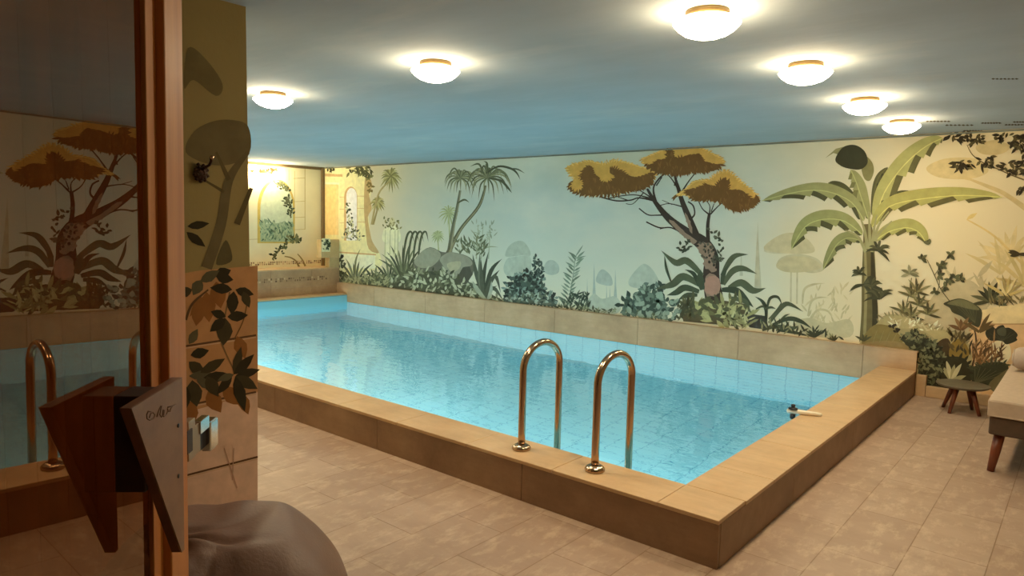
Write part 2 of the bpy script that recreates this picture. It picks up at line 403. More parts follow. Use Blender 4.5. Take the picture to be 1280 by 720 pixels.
# ------------------------------------------------------------------ mural painter
class Painter:
    def __init__(s, name, axis, val, sign, parent, gain_k=1.25, tint=(1.0, 1.06, 1.28), base=0):
        s.name, s.axis, s.val, s.sign, s.parent = name, axis, val, sign, parent
        s.k, s.tint = gain_k, tint; s.layer = base; s.sub = 0; s.haze = 0.0; s.f = (0, 0, 1); s.V = []; s.Fc = []; s.C = []; s.rnd = random.Random(len(name)*31)
    def frame(s, ox, oy, sc): s.f = (ox, oy, sc); return s
    def w(s, p):
        q = onto(s.axis, s.val, s.f[0]+p[0]/s.f[2], s.f[1]+p[1]/s.f[2])
        q[s.axis] = s.val + s.sign*(0.0006 + s.layer*2.6e-5 + (s.sub % 6)*4e-6); return q
    def next(s): s.layer += 1
    def raw(s, pts, col):
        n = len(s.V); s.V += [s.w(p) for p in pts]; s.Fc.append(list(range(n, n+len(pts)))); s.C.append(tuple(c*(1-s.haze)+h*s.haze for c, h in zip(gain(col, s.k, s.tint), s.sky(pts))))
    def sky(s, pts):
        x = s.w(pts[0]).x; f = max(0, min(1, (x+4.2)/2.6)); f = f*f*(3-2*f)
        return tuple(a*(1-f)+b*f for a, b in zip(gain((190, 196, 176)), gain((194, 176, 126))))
    def poly(s, pts, col): s.next(); s.raw(pts, col)
    def smooth(s, pts, n=6, closed=False):
        out = []; m = len(pts); R = range(m if closed else m-1)
        for i in R:
            if closed: p0, p1, p2, p3 = (pts[(i+k) % m] for k in (-1, 0, 1, 2))
            else: p0, p1, p2, p3 = pts[max(i-1, 0)], pts[i], pts[i+1], pts[min(i+2, m-1)]
            for k in range(n):
                t = k/n
                out.append(tuple(0.5*(2*b + (c-a)*t + (2*a-5*b+4*c-d)*t*t + (3*b-a-3*c+d)*t**3) for a, b, c, d in zip(p0, p1, p2, p3)))
        if not closed: out.append(tuple(pts[-1]))
        return out
    def blob(s, pts, col, n=5): s.next(); s.raw(s.smooth([tuple(p) for p in pts], n, True), col)
    def jag(s, pts, col, step=9, amp=6, smooth=4):
        """closed outline whose edge is broken into leafy teeth"""
        q = s.smooth([tuple(p) for p in pts], smooth, True)
        cx = sum(p[0] for p in q)/len(q); cy = sum(p[1] for p in q)/len(q)
        out = []; acc = 0
        for a, b in zip(q, q[1:]+q[:1]):
            d = math.hypot(b[0]-a[0], b[1]-a[1]); k = max(1, int(d/step))
            for i in range(k):
                t = i/k; x, y = a[0]+(b[0]-a[0])*t, a[1]+(b[1]-a[1])*t
                r = s.rnd.uniform(.3, 1)*amp*(1 if len(out) % 2 else -.35)
                dx, dy = x-cx, y-cy; l = math.hypot(dx, dy) or 1
                ny = dy/l + .35
                out.append((x+dx/l*r, y+ny*r))
        s.next(); s.raw(out, col)
    def ribbon(s, pts, ws, col, n=6, nxt=True):
        """stem or trunk: width ws interpolated along the smoothed path"""
        if nxt: s.next()
        s.sub += 1
        q = s.smooth([(p[0], p[1], wd) for p, wd in zip(pts, ws if isinstance(ws, (list, tuple)) else [ws]*len(pts))], n)
        Lp, Rp = [], []
        for i, (x, y, wd) in enumerate(q):
            a, b = q[max(i-1, 0)], q[min(i+1, len(q)-1)]
            dx, dy = b[0]-a[0], b[1]-a[1]; l = math.hypot(dx, dy) or 1
            nx, ny = -dy/l*wd/2, dx/l*wd/2
            Lp.append((x+nx, y+ny)); Rp.append((x-nx, y-ny))
        for i in range(len(q)-1): s.raw([Lp[i], Lp[i+1], Rp[i+1], Rp[i]], col)
    def blade(s, pts, wd, col, nxt=True, n=5):
        m = len(pts); ws = [wd*(0.35 + 0.65*math.sin(PI*(0.12+0.88*i/(m-1)))) if i < m-1 else 0.3 for i in range(m)]
        s.ribbon(pts, ws, col, n, nxt)
    def leaf(s, x, y, ang, ln, wd, col, nxt=False):
        if nxt: s.next()
        s.sub += 1
        ca, sa = math.cos(ang), math.sin(ang)
        P = []
        for t, h in ((0, 0), (.2, .34), (.45, .5), (.7, .36), (1, 0), (.7, -.34), (.45, -.46), (.2, -.3)):
            P.append((x+ca*ln*t-sa*wd*h, y+sa*ln*t+ca*wd*h))
        s.raw(P, col)
    def fan(s, x, y, angs, ln, wd, cols, droop=0.0, nxt=True):
        if nxt: s.next()
        for i, a in enumerate(angs):
            l = ln*s.rnd.uniform(.8, 1.15); a = math.radians(a)
            ex, ey = x+math.cos(a)*l, y+math.sin(a)*l+droop*l
            mx, my = x+math.cos(a)*l*.55, y+math.sin(a)*l*.62
            s.ribbon([(x, y), (mx, my), (ex, ey)], [wd*.7, wd, .3], cols[i % len(cols)], 4, False)
    def clump(s, outline, n, ln, wd, cols, amin=-180, amax=0):
        """many small leaves scattered inside an outline, one layer per colour"""
        xs = [p[0] for p in outline]; ys = [p[1] for p in outline]
        def inside(x, y):
            c = False
            for (x1, y1), (x2, y2) in zip(outline, outline[1:]+outline[:1]):
                if (y1 > y) != (y2 > y) and x < (x2-x1)*(y-y1)/(y2-y1)+x1: c = not c
            return c
        for col in cols:
            s.next(); k = 0; tries = 0
            while k < n/len(cols) and tries < 5000:
                tries += 1
                x, y = s.rnd.uniform(min(xs), max(xs)), s.rnd.uniform(min(ys), max(ys))
                if not inside(x, y): continue
                s.leaf(x, y, math.radians(s.rnd.uniform(amin, amax)), ln*s.rnd.uniform(.6, 1.2), wd*s.rnd.uniform(.7, 1.2), col); k += 1
    def banana(s, mid, wu, wl, cu, cl, notch=7):
        """big leaf: smooth paler upper half, darker lower half torn into strips"""
        q = s.smooth([tuple(p) for p in mid], 8); N = len(q)
        nrm = []; flip = q[-1][0]-q[0][0]
        for i in range(N):
            a, b = q[max(i-1, 0)], q[min(i+1, N-1)]; dx, dy = b[0]-a[0], b[1]-a[1]; l = math.hypot(dx, dy) or 1
            n = (-dy/l, dx/l) if flip > 0 else (dy/l, -dx/l); nrm.append(n)
        def prof(i): t = i/(N-1); return max(0, math.sin(PI*min(1, t*1.02)))**.55 if 0 < t < 1 else 0
        s.next(); s.sub = 0
        up = [(q[i][0]-nrm[i][0]*wu*prof(i), q[i][1]-nrm[i][1]*wu*prof(i)) for i in range(N)]
        ph = s.rnd.randrange(notch)
        def saw(i): return 1.0 - .62*((i+ph) % notch)/(notch-1)
        lo = [(q[i][0]+nrm[i][0]*prof(i)*wl*saw(i)*1.1, q[i][1]+nrm[i][1]*prof(i)*wl*saw(i)*1.1) for i in range(N)]
        for i in range(N-1): s.raw([q[i], q[i+1], lo[i+1], lo[i]], cl)
        s.next()
        lo2 = [(q[i][0]+nrm[i][0]*prof(i)*wl*(.75-.72*((i+ph+2) % notch)/(notch-1)), q[i][1]+nrm[i][1]*prof(i)*wl*(.75-.72*((i+ph+2) % notch)/(notch-1))) for i in range(N)]
        for i in range(N-1): s.raw([up[i], up[i+1], lo2[i+1], lo2[i]], cu)
        s.ribbon([p for p in q[::4]]+[q[-1]], 3.0, tuple(min(255, x*1.18) for x in cu), 2)
    def fringe(s, pts, step, ln, wd, col, down=.35, closed=True, out=1, below=None):
        s.next(); q = s.smooth([tuple(p) for p in pts], 5, closed)
        cx = sum(p[0] for p in q)/len(q); cy = sum(p[1] for p in q)/len(q); acc = 0
        for a, b in zip(q, q[1:]+(q[:1] if closed else [])):
            d = math.hypot(b[0]-a[0], b[1]-a[1]); acc += d
            if acc < step or (below is not None and a[1] < below): continue
            acc = 0; dx, dy = (a[0]-cx)*out, (a[1]-cy)*out; l = math.hypot(dx, dy) or 1
            an = math.atan2(dy/l+down, dx/l)+s.rnd.uniform(-.5, .5)
            L_ = ln*s.rnd.uniform(.6, 1.2); s.leaf(a[0]-math.cos(an)*L_*.35, a[1]-math.sin(an)*L_*.35, an, L_, wd, col)
    def done(s):
        me = bpy.data.meshes.new(s.name); me.from_pydata([tuple(v) for v in s.V], [], s.Fc); me.update()
        a = me.attributes.new('Paint', 'FLOAT_COLOR', 'FACE')
        for i, c in enumerate(s.C): a.data[i].color = (*c, 1)
        me.materials.append(M['paint'])
        o = bpy.data.objects.new(s.name, me); COL.objects.link(o); o.parent = s.parent
        return o

# ================================================================== MURAL on the back wall
DK, MD, LT = (70, 78, 56), (98, 106, 74), (150, 148, 98)
TEALS = [(74, 88, 76), (104, 122, 104), (58, 68, 58), (138, 152, 130)]
SHR = [(62, 70, 54), (92, 100, 76), (128, 134, 104), (52, 58, 46), (158, 160, 126)]
# ---- pale distant trees, spires and mist
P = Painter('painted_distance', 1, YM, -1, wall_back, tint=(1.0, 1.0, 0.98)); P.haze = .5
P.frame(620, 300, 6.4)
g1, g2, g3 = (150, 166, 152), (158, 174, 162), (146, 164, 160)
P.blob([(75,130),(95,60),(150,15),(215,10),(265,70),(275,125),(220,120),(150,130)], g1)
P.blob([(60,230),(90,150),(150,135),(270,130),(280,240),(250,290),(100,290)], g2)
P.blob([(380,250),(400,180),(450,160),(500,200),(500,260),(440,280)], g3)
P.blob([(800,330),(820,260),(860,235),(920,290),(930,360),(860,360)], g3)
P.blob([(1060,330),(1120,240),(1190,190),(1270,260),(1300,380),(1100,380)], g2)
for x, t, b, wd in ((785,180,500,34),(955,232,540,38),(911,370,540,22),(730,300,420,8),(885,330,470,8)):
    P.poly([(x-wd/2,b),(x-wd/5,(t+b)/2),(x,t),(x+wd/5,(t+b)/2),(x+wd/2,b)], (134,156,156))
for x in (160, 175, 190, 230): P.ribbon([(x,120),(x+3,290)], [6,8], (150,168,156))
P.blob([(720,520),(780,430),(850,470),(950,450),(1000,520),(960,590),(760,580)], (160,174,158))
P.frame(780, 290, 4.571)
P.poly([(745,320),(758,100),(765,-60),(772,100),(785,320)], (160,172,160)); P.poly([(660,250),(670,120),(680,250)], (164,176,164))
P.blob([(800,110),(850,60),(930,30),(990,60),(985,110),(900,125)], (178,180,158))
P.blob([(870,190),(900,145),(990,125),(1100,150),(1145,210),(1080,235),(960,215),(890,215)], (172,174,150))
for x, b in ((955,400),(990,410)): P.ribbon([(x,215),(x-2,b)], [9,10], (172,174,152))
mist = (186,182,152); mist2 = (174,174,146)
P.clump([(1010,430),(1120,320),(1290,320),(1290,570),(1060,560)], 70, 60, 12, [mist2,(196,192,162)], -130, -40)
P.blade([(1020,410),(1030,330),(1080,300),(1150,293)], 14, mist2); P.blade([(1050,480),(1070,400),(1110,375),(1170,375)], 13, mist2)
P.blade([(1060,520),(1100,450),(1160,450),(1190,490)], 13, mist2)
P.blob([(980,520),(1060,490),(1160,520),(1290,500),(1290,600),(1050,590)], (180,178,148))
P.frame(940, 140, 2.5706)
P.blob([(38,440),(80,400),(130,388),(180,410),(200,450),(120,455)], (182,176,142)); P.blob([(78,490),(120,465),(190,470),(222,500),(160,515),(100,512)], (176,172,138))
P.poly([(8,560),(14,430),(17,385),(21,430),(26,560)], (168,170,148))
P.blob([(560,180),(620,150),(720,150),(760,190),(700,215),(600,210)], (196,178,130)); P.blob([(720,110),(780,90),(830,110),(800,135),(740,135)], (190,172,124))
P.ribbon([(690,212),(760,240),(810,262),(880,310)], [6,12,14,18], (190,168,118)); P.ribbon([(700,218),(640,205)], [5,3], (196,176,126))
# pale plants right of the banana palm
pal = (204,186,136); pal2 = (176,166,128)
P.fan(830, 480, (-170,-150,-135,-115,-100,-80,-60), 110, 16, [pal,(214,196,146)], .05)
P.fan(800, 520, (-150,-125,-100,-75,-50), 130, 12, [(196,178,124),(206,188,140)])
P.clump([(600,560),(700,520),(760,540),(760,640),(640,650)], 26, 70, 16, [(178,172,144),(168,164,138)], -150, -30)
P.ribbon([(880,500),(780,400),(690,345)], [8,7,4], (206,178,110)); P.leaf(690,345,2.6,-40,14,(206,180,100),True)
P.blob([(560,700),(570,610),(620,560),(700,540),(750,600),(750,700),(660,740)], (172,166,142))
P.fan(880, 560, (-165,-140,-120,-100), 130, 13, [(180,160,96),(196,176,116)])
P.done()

# ---- ruined gate, statue and palms at the left part
P = Painter('painted_ruin', 1, YM, -1, wall_back)
P.frame(290, 180, 3.2737)
W1, W2, W3, W4 = (236,202,142), (224,188,122), (240,214,164), (196,160,104)
P.blob([(362,86),(480,98),(545,92),(560,130),(548,170),(568,200),(556,250),(562,330),(570,400),(600,440),(596,512),(362,512)], W1, 3)
P.poly([(362,165),(436,165),(436,372),(362,372)], W2); P.poly([(376,178),(426,178),(426,368),(376,368)], (218,186,116))
P.poly([(362,120),(452,124),(452,134),(362,132)], W4); P.poly([(362,155),(440,158),(440,166),(362,164)], W3)
for y in (212, 262, 318): P.poly([(512,y),(556,y+1),(556,y+3),(512,y+2)], W4); P.poly([(440,y+4),(466,y+4),(466,y+6),(440,y+6)], W4)
P.poly([(440,440),(590,450),(590,456),(440,446)], W4); P.poly([(442,448),(586,456),(586,510),(442,506)], W3)
P.blob([(548,120),(575,170),(560,200),(572,262),(556,300),(565,360),(575,400),(602,446),(560,430),(548,360),(540,250)], (186,156,100), 3)
def arch(x0, x1, yt, yb, col, n=14):
    c, r = (x0+x1)/2, (x1-x0)/2
    P.poly([(x0,yb)]+[(c-r*math.cos(PI*i/n), yt+r*1.6-r*1.6*math.sin(PI*i/n)) for i in range(n+1)]+[(x1,yb)], col)
arch(459,513,174,395,W4); arch(468,511,180,395,(236,228,190))
P.clump([(470,250),(486,245),(500,330),(534,380),(520,402),(455,390),(470,340)], 90, 14, 8, [(92,96,62),(150,150,110),(64,68,44),(190,186,140)])
P.clump([(468,95),(545,86),(590,120),(555,140),(520,120),(480,116)], 46, 26, 9, [(120,116,66),(78,76,44)], 0, 180)
P.clump([(385,92),(420,92),(405,110)], 14, 16, 8, [(70,68,40)], 0, 180); P.clump([(552,140),(575,160),(572,200),(556,190)], 18, 16, 8, [(130,112,62)], 0, 180)
for x, y, R, n, c in ((650,150,62,22,(150,142,84)), (597,252,44,18,(158,146,84))):
    P.fan(x, y-R*.3, [i*360/n for i in range(n)], R*.75, 7, [c,(176,166,106),(132,126,74)], .32)
P.ribbon([(648,150),(600,205),(572,330)], [6,7,9], (168,150,96)); P.ribbon([(597,262),(578,330)], [6,8], (150,134,84))
for y0, y1, xl, xr in ((330,350,640,668), (350,400,622,684), (400,462,632,676)):
    P.blob([(xl,y0),((xl+xr)/2,y0-8),(xr,y0),(xr+2,y1),(xl-2,y1)], (214,206,160))
P.blob([(645,312),(655,300),(666,312),(664,334),(648,334)], (196,184,132)); P.clump([(620,300),(690,320),(690,360),(610,350)], 26, 14, 7, [(150,140,88),(120,116,70)])
for x in (628, 648, 668, 680): P.ribbon([(x,352),(x-2,460)], [3,5], (184,178,128))
P.done()
P = Painter('painted_palms', 1, YM, -1, wall_back)
P.frame(290, 180, 3.2737)
for x, y, R in ((888,290,40), (842,382,26)):
    P.fan(x, y-8, [i*24 for i in range(15)], R, 6, [(176,176,120),(160,162,108)], .3); P.ribbon([(x,y),(x+4,440)], [4,6], (170,168,116))
P.ribbon([(890,445),(905,340),(920,270),(934,190)], [22,15,13,9], (112,110,82)); P.ribbon([(884,448),(935,350),(1010,255),(1038,170)], [20,14,13,9], (104,100,72))
P.ribbon([(894,445),(910,340),(924,270),(936,190)], [8,5,4,3], (150,144,108)); P.ribbon([(888,446),(940,346),(1013,252),(1040,170)], [7,5,4,3], (146,138,98))
def palm_head(x, y, R, cols):
    for k, (a, l) in enumerate([(i*14.4+P.rnd.uniform(-6,6), R*P.rnd.uniform(.6,1.05)) for i in range(25)]):
        r = math.radians(a); dx, dy = math.cos(r)*l, math.sin(r)*l*.55
        P.blade([(x,y),(x+dx*.45,y+dy*.7-l*.22),(x+dx*.8,y+dy*.8-l*.05),(x+dx,y+dy+l*.42)], 6.5, cols[k % len(cols)], k % 4 == 0)
palm_head(936, 140, 74, [(132,132,94),(112,112,78),(160,156,112)])
palm_head(1046, 138, 100, [(124,124,86),(150,146,102),(104,104,72)])
P.blade([(1040,120),(1090,92),(1140,100),(1165,118),(1180,146)], 9, (84,86,60)); P.blade([(1050,140),(1100,150),(1130,180),(1145,200)], 10, (90,92,64))
P.blade([(1030,120),(1010,82),(975,92)], 8, (104,106,72)); P.blade([(1046,120),(1044,80),(1030,70)], 8, (104,106,72)); P.blade([(1140,100),(1170,104),(1198,120)], 6, (92,94,66))
P.blade([(920,245),(950,228),(972,240)], 8, (100,102,70))
P.done()
P = Painter('painted_undergrowth', 1, YM, -1, wall_back, base=30)
P.frame(290, 180, 3.2737)
G = [(96,98,68),(124,126,88),(74,76,52)]
# tall grasses behind the rock
for x, y, angs, ln in ((505,575,range(-165,-15,14),110),(585,580,range(-150,-20,16),90),(645,575,range(-150,-30,13),110),(700,560,range(-135,-40,9),170)):
    P.fan(x, y, list(angs), ln, 9, G, .08)
for x in (720,740,760,780): P.blade([(x-20,520),(x-14,430),(x-2,372),(x+14,360),(x+24,400)], 9, (88,90,62))
P.blade([(505,560),(506,480),(525,430)], 8, (120,118,74)); P.clump([(436,460),(458,470),(470,565),(436,565)], 40, 20, 9, [(60,60,42),(92,92,60)])
for a in (-150,-120,-95,-70,-40,-20): P.fan(1005, 440, [a], 80, 5, [(150,154,116)], .15)
P.clump([(985,330),(1060,320),(1090,350),(1040,430),(990,430)], 40, 22, 6, [(168,170,136),(150,156,124)])
for x in (1000,1020,1050): P.ribbon([(x,470),(x+8,330)], [4,2], (158,160,122))
P.clump([(920,400),(1000,380),(1050,420),(1030,470),(920,450)], 50, 30, 8, [(128,130,92),(104,108,76)], -140, -30)
# rock
P.blob([(742,485),(768,448),(812,422),(860,442),(905,443),(962,458),(990,485),(985,535),(950,565),(880,575),(800,545),(755,515)], (112,108,86), 3)
P.blob([(745,480),(770,447),(812,424),(852,445),(850,470),(820,500),(790,508),(760,502)], (152,148,118), 3)
P.blob([(850,470),(880,446),(905,444),(962,460),(984,485),(975,500),(945,505),(925,540),(895,540),(872,515),(862,495)], (150,146,118), 3)
P.blob([(880,490),(935,480),(930,510),(900,525)], (172,164,126), 3)
P.poly([(900,545),(925,540),(945,506),(972,500),(985,535),(960,572),(915,580)], (84,82,64))
# mixed leafy band along the kerb
P.jag([(436,572),(470,552),(560,556),(620,560),(700,548),(780,522),(870,530),(940,575),(1000,590),(1110,640),(1105,662),(960,642),(800,610),(640,590),(436,578)], (80,82,58), 10, 14)
P.clump([(620,560),(760,520),(860,510),(940,565),(1000,580),(1110,640),(1100,660),(960,640),(800,608),(640,588)], 330, 26, 11, [(66,68,48),(100,102,72),(140,140,104),(84,86,58),(176,174,136)], -170, -10)
P.clump([(436,560),(620,545),(660,592),(436,580)], 120, 26, 8, [(84,86,56),(120,118,78),(154,150,106)], -160, -20)
# agave
for tip, md in (((1105,470),(1060,520)),((1095,515),(1060,560)),((1100,610),(1075,540)),((985,450),(1000,530)),((1015,440),(1015,540)),((1050,440),(1030,540)),((960,560),(1000,590)),((1085,580),(1050,600)),((1110,640),(1070,590)),((1020,470),(1022,560))):
    P.blade([(1030,630),md,tip], 17, P.rnd.choice([(88,92,70),(112,116,90),(70,74,56)]))
P.blade([(1040,640),(1000,590),(985,560)], 18, (160,162,130)); P.blade([(1045,640),(1060,600),(1062,560)], 14, (166,168,138))
# dark bush, tall pale plant and the low plants in the middle
P.frame(620, 300, 6.4)
P.jag([(80,500),(90,420),(150,340),(240,290),(330,300),(380,360),(400,450),(470,470),(480,535),(360,520)], (84,96,78), 12, 18)
P.jag([(1010,590),(1030,520),(1100,480),(1170,420),(1260,430),(1340,430),(1350,620),(1150,600)], (98,112,92), 12, 18)
P.clump([(60,440),(110,300),(230,250),(310,260),(380,300),(390,420),(470,440),(500,520),(370,520),(60,480)], 260, 44, 26, [(60,70,58),(86,98,82),(134,148,126),(50,58,48)])
P.clump([(290,290),(300,170),(318,130),(350,200),(385,220),(370,300)], 40, 34, 20, [(62,72,60),(90,102,86)])
P.clump([(100,470),(380,430),(480,520),(380,520),(120,505)], 60, 40, 20, [(164,172,146),(110,116,92)])
st = [(570,540),(600,400),(622,260),(640,130),(690,60)]
P.ribbon(st, [9,8,7,6,3], (140,152,122))
for i in range(15):
    t = i/14; x = 560+t*90; y = 520-t*380
    for sd in (-1, 1):
        P.leaf(x, y, math.radians(-90+sd*P.rnd.uniform(35,60)), P.rnd.uniform(62,92), 17, P.rnd.choice([(126,140,112),(112,124,98),(150,160,130)]), True)
P.leaf(640,130,-1.0,110,14,(132,144,116)); P.leaf(632,150,-.25,95,14,(132,144,116))
P.clump([(520,540),(640,430),(740,440),(770,560),(560,560)], 66, 60, 15, [(76,86,66),(104,112,86),(60,68,52)], -150, -20)
P.clump([(480,530),(1280,600),(1280,640),(480,555)], 90, 44, 14, [(110,116,84),(150,154,116),(84,88,62)], -160, -20)
P.clump([(1000,530),(1030,470),(1110,430),(1170,350),(1230,390),(1340,370),(1360,600),(1150,600)], 120, 56, 34, [(78,92,76),(110,124,104),(62,72,58)])
P.done()

# ---- the big tree with ochre crowns
P = Painter('painted_tree', 1, YM, -1, wall_back, base=70)
OC, DO = (204,154,72), (116,80,38)
P.frame(690, 170, 4.74)
bark, hl = (64,54,42), (150,124,98)
def crown(out, dark_poly, extra=()):
    P.jag(out, OC, 9, 9)
    P.fringe(out, 9, 34, 10, OC); P.fringe(out, 14, 30, 8, (220,176,92))
    P.jag(dark_poly, DO, 8, 8)
    P.fringe(dark_poly, 8, 34, 10, DO)
    mid = sum(p[1] for p in dark_poly)/len(dark_poly)
    P.fringe(out, 5, 46, 15, DO, .6, True, 1, mid+12); P.fringe([(p[0], p[1]-10) for p in out], 6, 46, 15, DO, .5, True, 1, mid+14)
    P.clump([(p[0], p[1]-4) for p in dark_poly], 26, 34, 9, [(136,96,48)], 60, 120)
    for e in extra: P.jag(e, OC, 8, 9); P.fringe(e, 8, 26, 9, OC)
# branches first
P.frame(640, 160, 2.77)
P.ribbon([(702,600),(690,520),(690,450),(660,400),(605,362),(545,315),(500,262),(468,210)], [64,58,52,50,34,24,15,8], bark)
P.ribbon([(640,380),(612,310),(590,255),(575,205),(562,160)], [28,22,17,12,6], bark)
P.ribbon([(680,400),(678,340),(684,295)], [14,12,10], bark)
for pts, w0 in (([(488,250),(440,242),(410,250),(360,252),(305,238)],8), ([(484,245),(430,232),(380,235),(330,245)],6), ([(400,250),(360,236),(320,220)],4), ([(480,240),(440,215),(400,205)],5), ([(500,262),(490,210),(510,175),(540,150)],10), ([(500,200),(520,170)],5),
                ([(583,230),(612,185),(640,150)],7), ([(575,210),(548,170),(520,150)],6), ([(562,200),(575,160)],4), ([(598,275),(545,262),(508,270)],5), ([(555,265),(520,250)],3),
                ([(612,320),(632,300),(628,270),(610,255)],9), ([(545,300),(500,302),(470,300),(440,278)],7), ([(590,362),(550,345),(510,345),(465,325)],8), ([(530,345),(512,350)],4),
                ([(684,300),(660,280),(645,250)],6), ([(684,298),(685,270),(672,250)],5), ([(688,298),(715,270),(735,255)],6), ([(690,290),(700,262)],4), ([(455,225),(420,262),(395,262)],4)):
    P.ribbon(pts, [w0]+[max(1.5, w0*.6)]*(len(pts)-1), bark)
for pts in ([(545,325),(560,322),(600,362),(640,390),(625,400),(590,370)], [(640,402),(690,400),(700,440),(675,470),(650,430)], [(672,512),(700,506),(722,540),(712,575),(690,582),(668,570)], [(598,300),(606,300),(625,350),(618,362)], [(660,470),(690,455),(710,480),(700,500),(680,490)]):
    P.jag(pts, hl, 8, 4, 2)
P.jag([(676,518),(712,516),(722,552),(700,578),(668,566)], (172,130,104), 8, 5, 2)
P.clump([(640,390),(690,400),(720,480),(700,500),(660,440)], 34, 14, 9, [(54,50,38),(96,90,70)])
P.frame(690, 170, 4.74)
crown([(95,185),(150,165),(215,150),(300,165),(370,148),(450,160),(530,185),(610,200),(605,240),(570,290),(500,310),(430,325),(340,345),(230,345),(150,330),(110,295),(140,265),(105,220)],
      [(170,250),(200,190),(235,185),(260,235),(300,250),(345,225),(350,190),(400,205),(440,230),(500,245),(590,220),(600,250),(550,300),(440,318),(340,342),(240,345),(160,325),(180,290)], ([(115,300),(130,270),(165,262),(175,300),(150,320)], [(290,255),(320,225),(360,235),(330,262)]))
crown([(535,140),(600,110),(690,75),(800,68),(880,72),(960,110),(1015,145),(980,185),(900,205),(830,205),(760,220),(680,215),(620,205),(560,170)],
      [(600,190),(620,150),(680,135),(685,90),(715,85),(730,130),(800,120),(870,110),(900,150),(985,175),(930,205),(830,208),(750,222),(650,215)], ())
crown([(730,360),(790,320),(850,270),(930,260),(990,220),(1050,215),(1110,265),(1180,320),(1215,360),(1185,410),(1110,435),(1050,420),(1000,385),(930,370),(860,375),(790,345)],
      [(790,330),(860,310),(920,290),(960,305),(1000,265),(1045,265),(1050,320),(1120,325),(1190,380),(1180,415),(1110,435),(1050,425),(1010,385),(930,375),(860,375)], ())
P.frame(780, 290, 4.571)
LV = [(76,84,60),(92,98,70),(64,72,52)]
for pts, wd, c in (([(450,250),(360,165),(295,175),(212,104)],40,LV[1]), ([(268,282),(242,205),(232,130)],15,LV[0]), ([(430,300),(340,255),(275,300),(180,325)],44,LV[1]),
                   ([(430,340),(350,318),(300,345),(245,362)],38,LV[0]), ([(430,310),(400,240),(348,214)],24,LV[2]), ([(420,360),(360,362),(308,390)],30,LV[0]), ([(450,330),(435,270),(440,215)],44,LV[0]),
                   ([(560,250),(600,175),(640,135),(712,128)],32,LV[1]), ([(568,300),(620,225),(680,208),(762,240)],36,LV[1]), ([(600,320),(670,290),(740,335),(812,320)],42,LV[1]),
                   ([(560,330),(640,335),(690,380),(742,432)],40,LV[2]), ([(560,300),(570,240),(600,180)],26,LV[0]), ([(600,375),(690,395),(720,440)],28,LV[1])):
    P.blade(pts, wd, c, True, 7)
P.clump([(310,75),(385,60),(380,100),(330,130)], 16, 30, 14, [(74,78,58)]); P.clump([(480,-30),(560,40),(570,170),(530,180),(540,90)], 24, 32, 15, [(70,72,52),(96,96,72)])
P.poly([(330,470),(400,400),(560,390),(690,410),(720,490),(700,545),(340,510)], (92,82,54))
P.clump([(390,400),(690,390),(720,530),(400,510)], 90, 74, 26, [(120,116,74),(156,150,96),(176,168,110),(92,92,60)], -150, 60)
P.clump([(300,440),(380,400),(420,500),(300,510)], 40, 56, 16, [(110,104,66),(80,78,52)], -140, -20)
P.poly([(690,490),(740,470),(810,480),(830,560),(720,545)], (66,64,54))
P.clump([(600,500),(740,490),(720,560),(600,545)], 34, 66, 13, [(186,178,122),(140,134,88)], -160, -10)
DB = (72,76,54)
for pts, wd in (([(812,520),(812,440),(790,395),(748,368)],20), ([(815,450),(835,380),(880,372),(905,420)],17), ([(830,520),(890,440),(940,410),(1025,455)],28), ([(850,530),(940,495),(1010,510),(1075,552)],26),
                ([(800,440),(840,430),(870,440)],14), ([(830,500),(880,450),(900,400)],24), ([(880,520),(920,480),(950,468)],12), ([(790,560),(860,540),(960,550),(1000,535)],26), ([(870,560),(960,570),(1080,600)],20), ([(755,440),(790,425),(812,440)],12)):
    P.blade(pts, wd, P.rnd.choice([DB,(88,90,64),(62,66,48)]))
P.clump([(780,520),(900,520),(1280,610),(1280,630),(1000,600),(780,570)], 60, 46, 12, [(86,84,56),(150,142,96),(66,66,46)], -160, -20)
P.fan(1090, 600, (-160,-130,-100,-60,-30), 60, 14, [(72,72,50)]); P.fan(1200, 622, (-150,-110,-70,-40), 40, 10, [(80,78,52)])
# grey-green shrub left of the tree
P.clump([(0,470),(40,370),(110,300),(160,330),(240,390),(310,420),(300,510),(20,490)], 110, 44, 26, [(86,100,80),(116,130,106),(70,82,66),(146,158,130)])
P.done()

# ---- the banana palm
P = Painter('painted_banana_palm', 1, YM, -1, wall_back, base=130, gain_k=1.2, tint=(1.0, 1.1, 1.5))
P.frame(940, 140, 2.5706)
P.ribbon([(373,740),(378,640),(376,540),(375,430),(372,360)], [56,52,46,36,26], (116,102,58))
P.ribbon([(394,740),(396,640),(390,540),(386,440)], [20,18,15,8], (70,62,36)); P.ribbon([(362,720),(366,600),(365,480),(362,420)], [10,9,8,5], (152,136,82))
U1, L1 = (148,142,80), (78,74,42)
P.poly([(308,165),(290,140),(262,132),(236,148),(270,118),(310,108)], (150,140,84))
P.blob([(360,140),(385,160),(392,190),(380,220),(362,215),(352,180)], (136,126,72))
P.blob([(268,152),(292,114),(330,106),(362,126),(372,162),(350,184),(312,182),(284,172)], (66,62,36))
P.banana([(385,330),(395,250),(410,205),(436,178)], 10, 22, (96,90,50), (70,66,38))
P.banana([(345,300),(310,265),(280,240),(246,228)], 18, 20, (88,84,46), (66,62,36))
P.banana([(375,345),(350,270),(335,225),(318,186)], 26, 26, (150,144,84), (124,118,66), 5)
P.banana([(395,330),(440,285),(480,265),(528,262)], 14, 18, (88,84,46), (70,66,38))
P.banana([(396,350),(425,260),(490,170),(560,110),(614,84)], 34, 38, (170,160,88), (106,98,54))
P.banana([(360,350),(320,290),(240,255),(150,256),(34,285)], 26, 30, (152,146,86), (84,80,46))
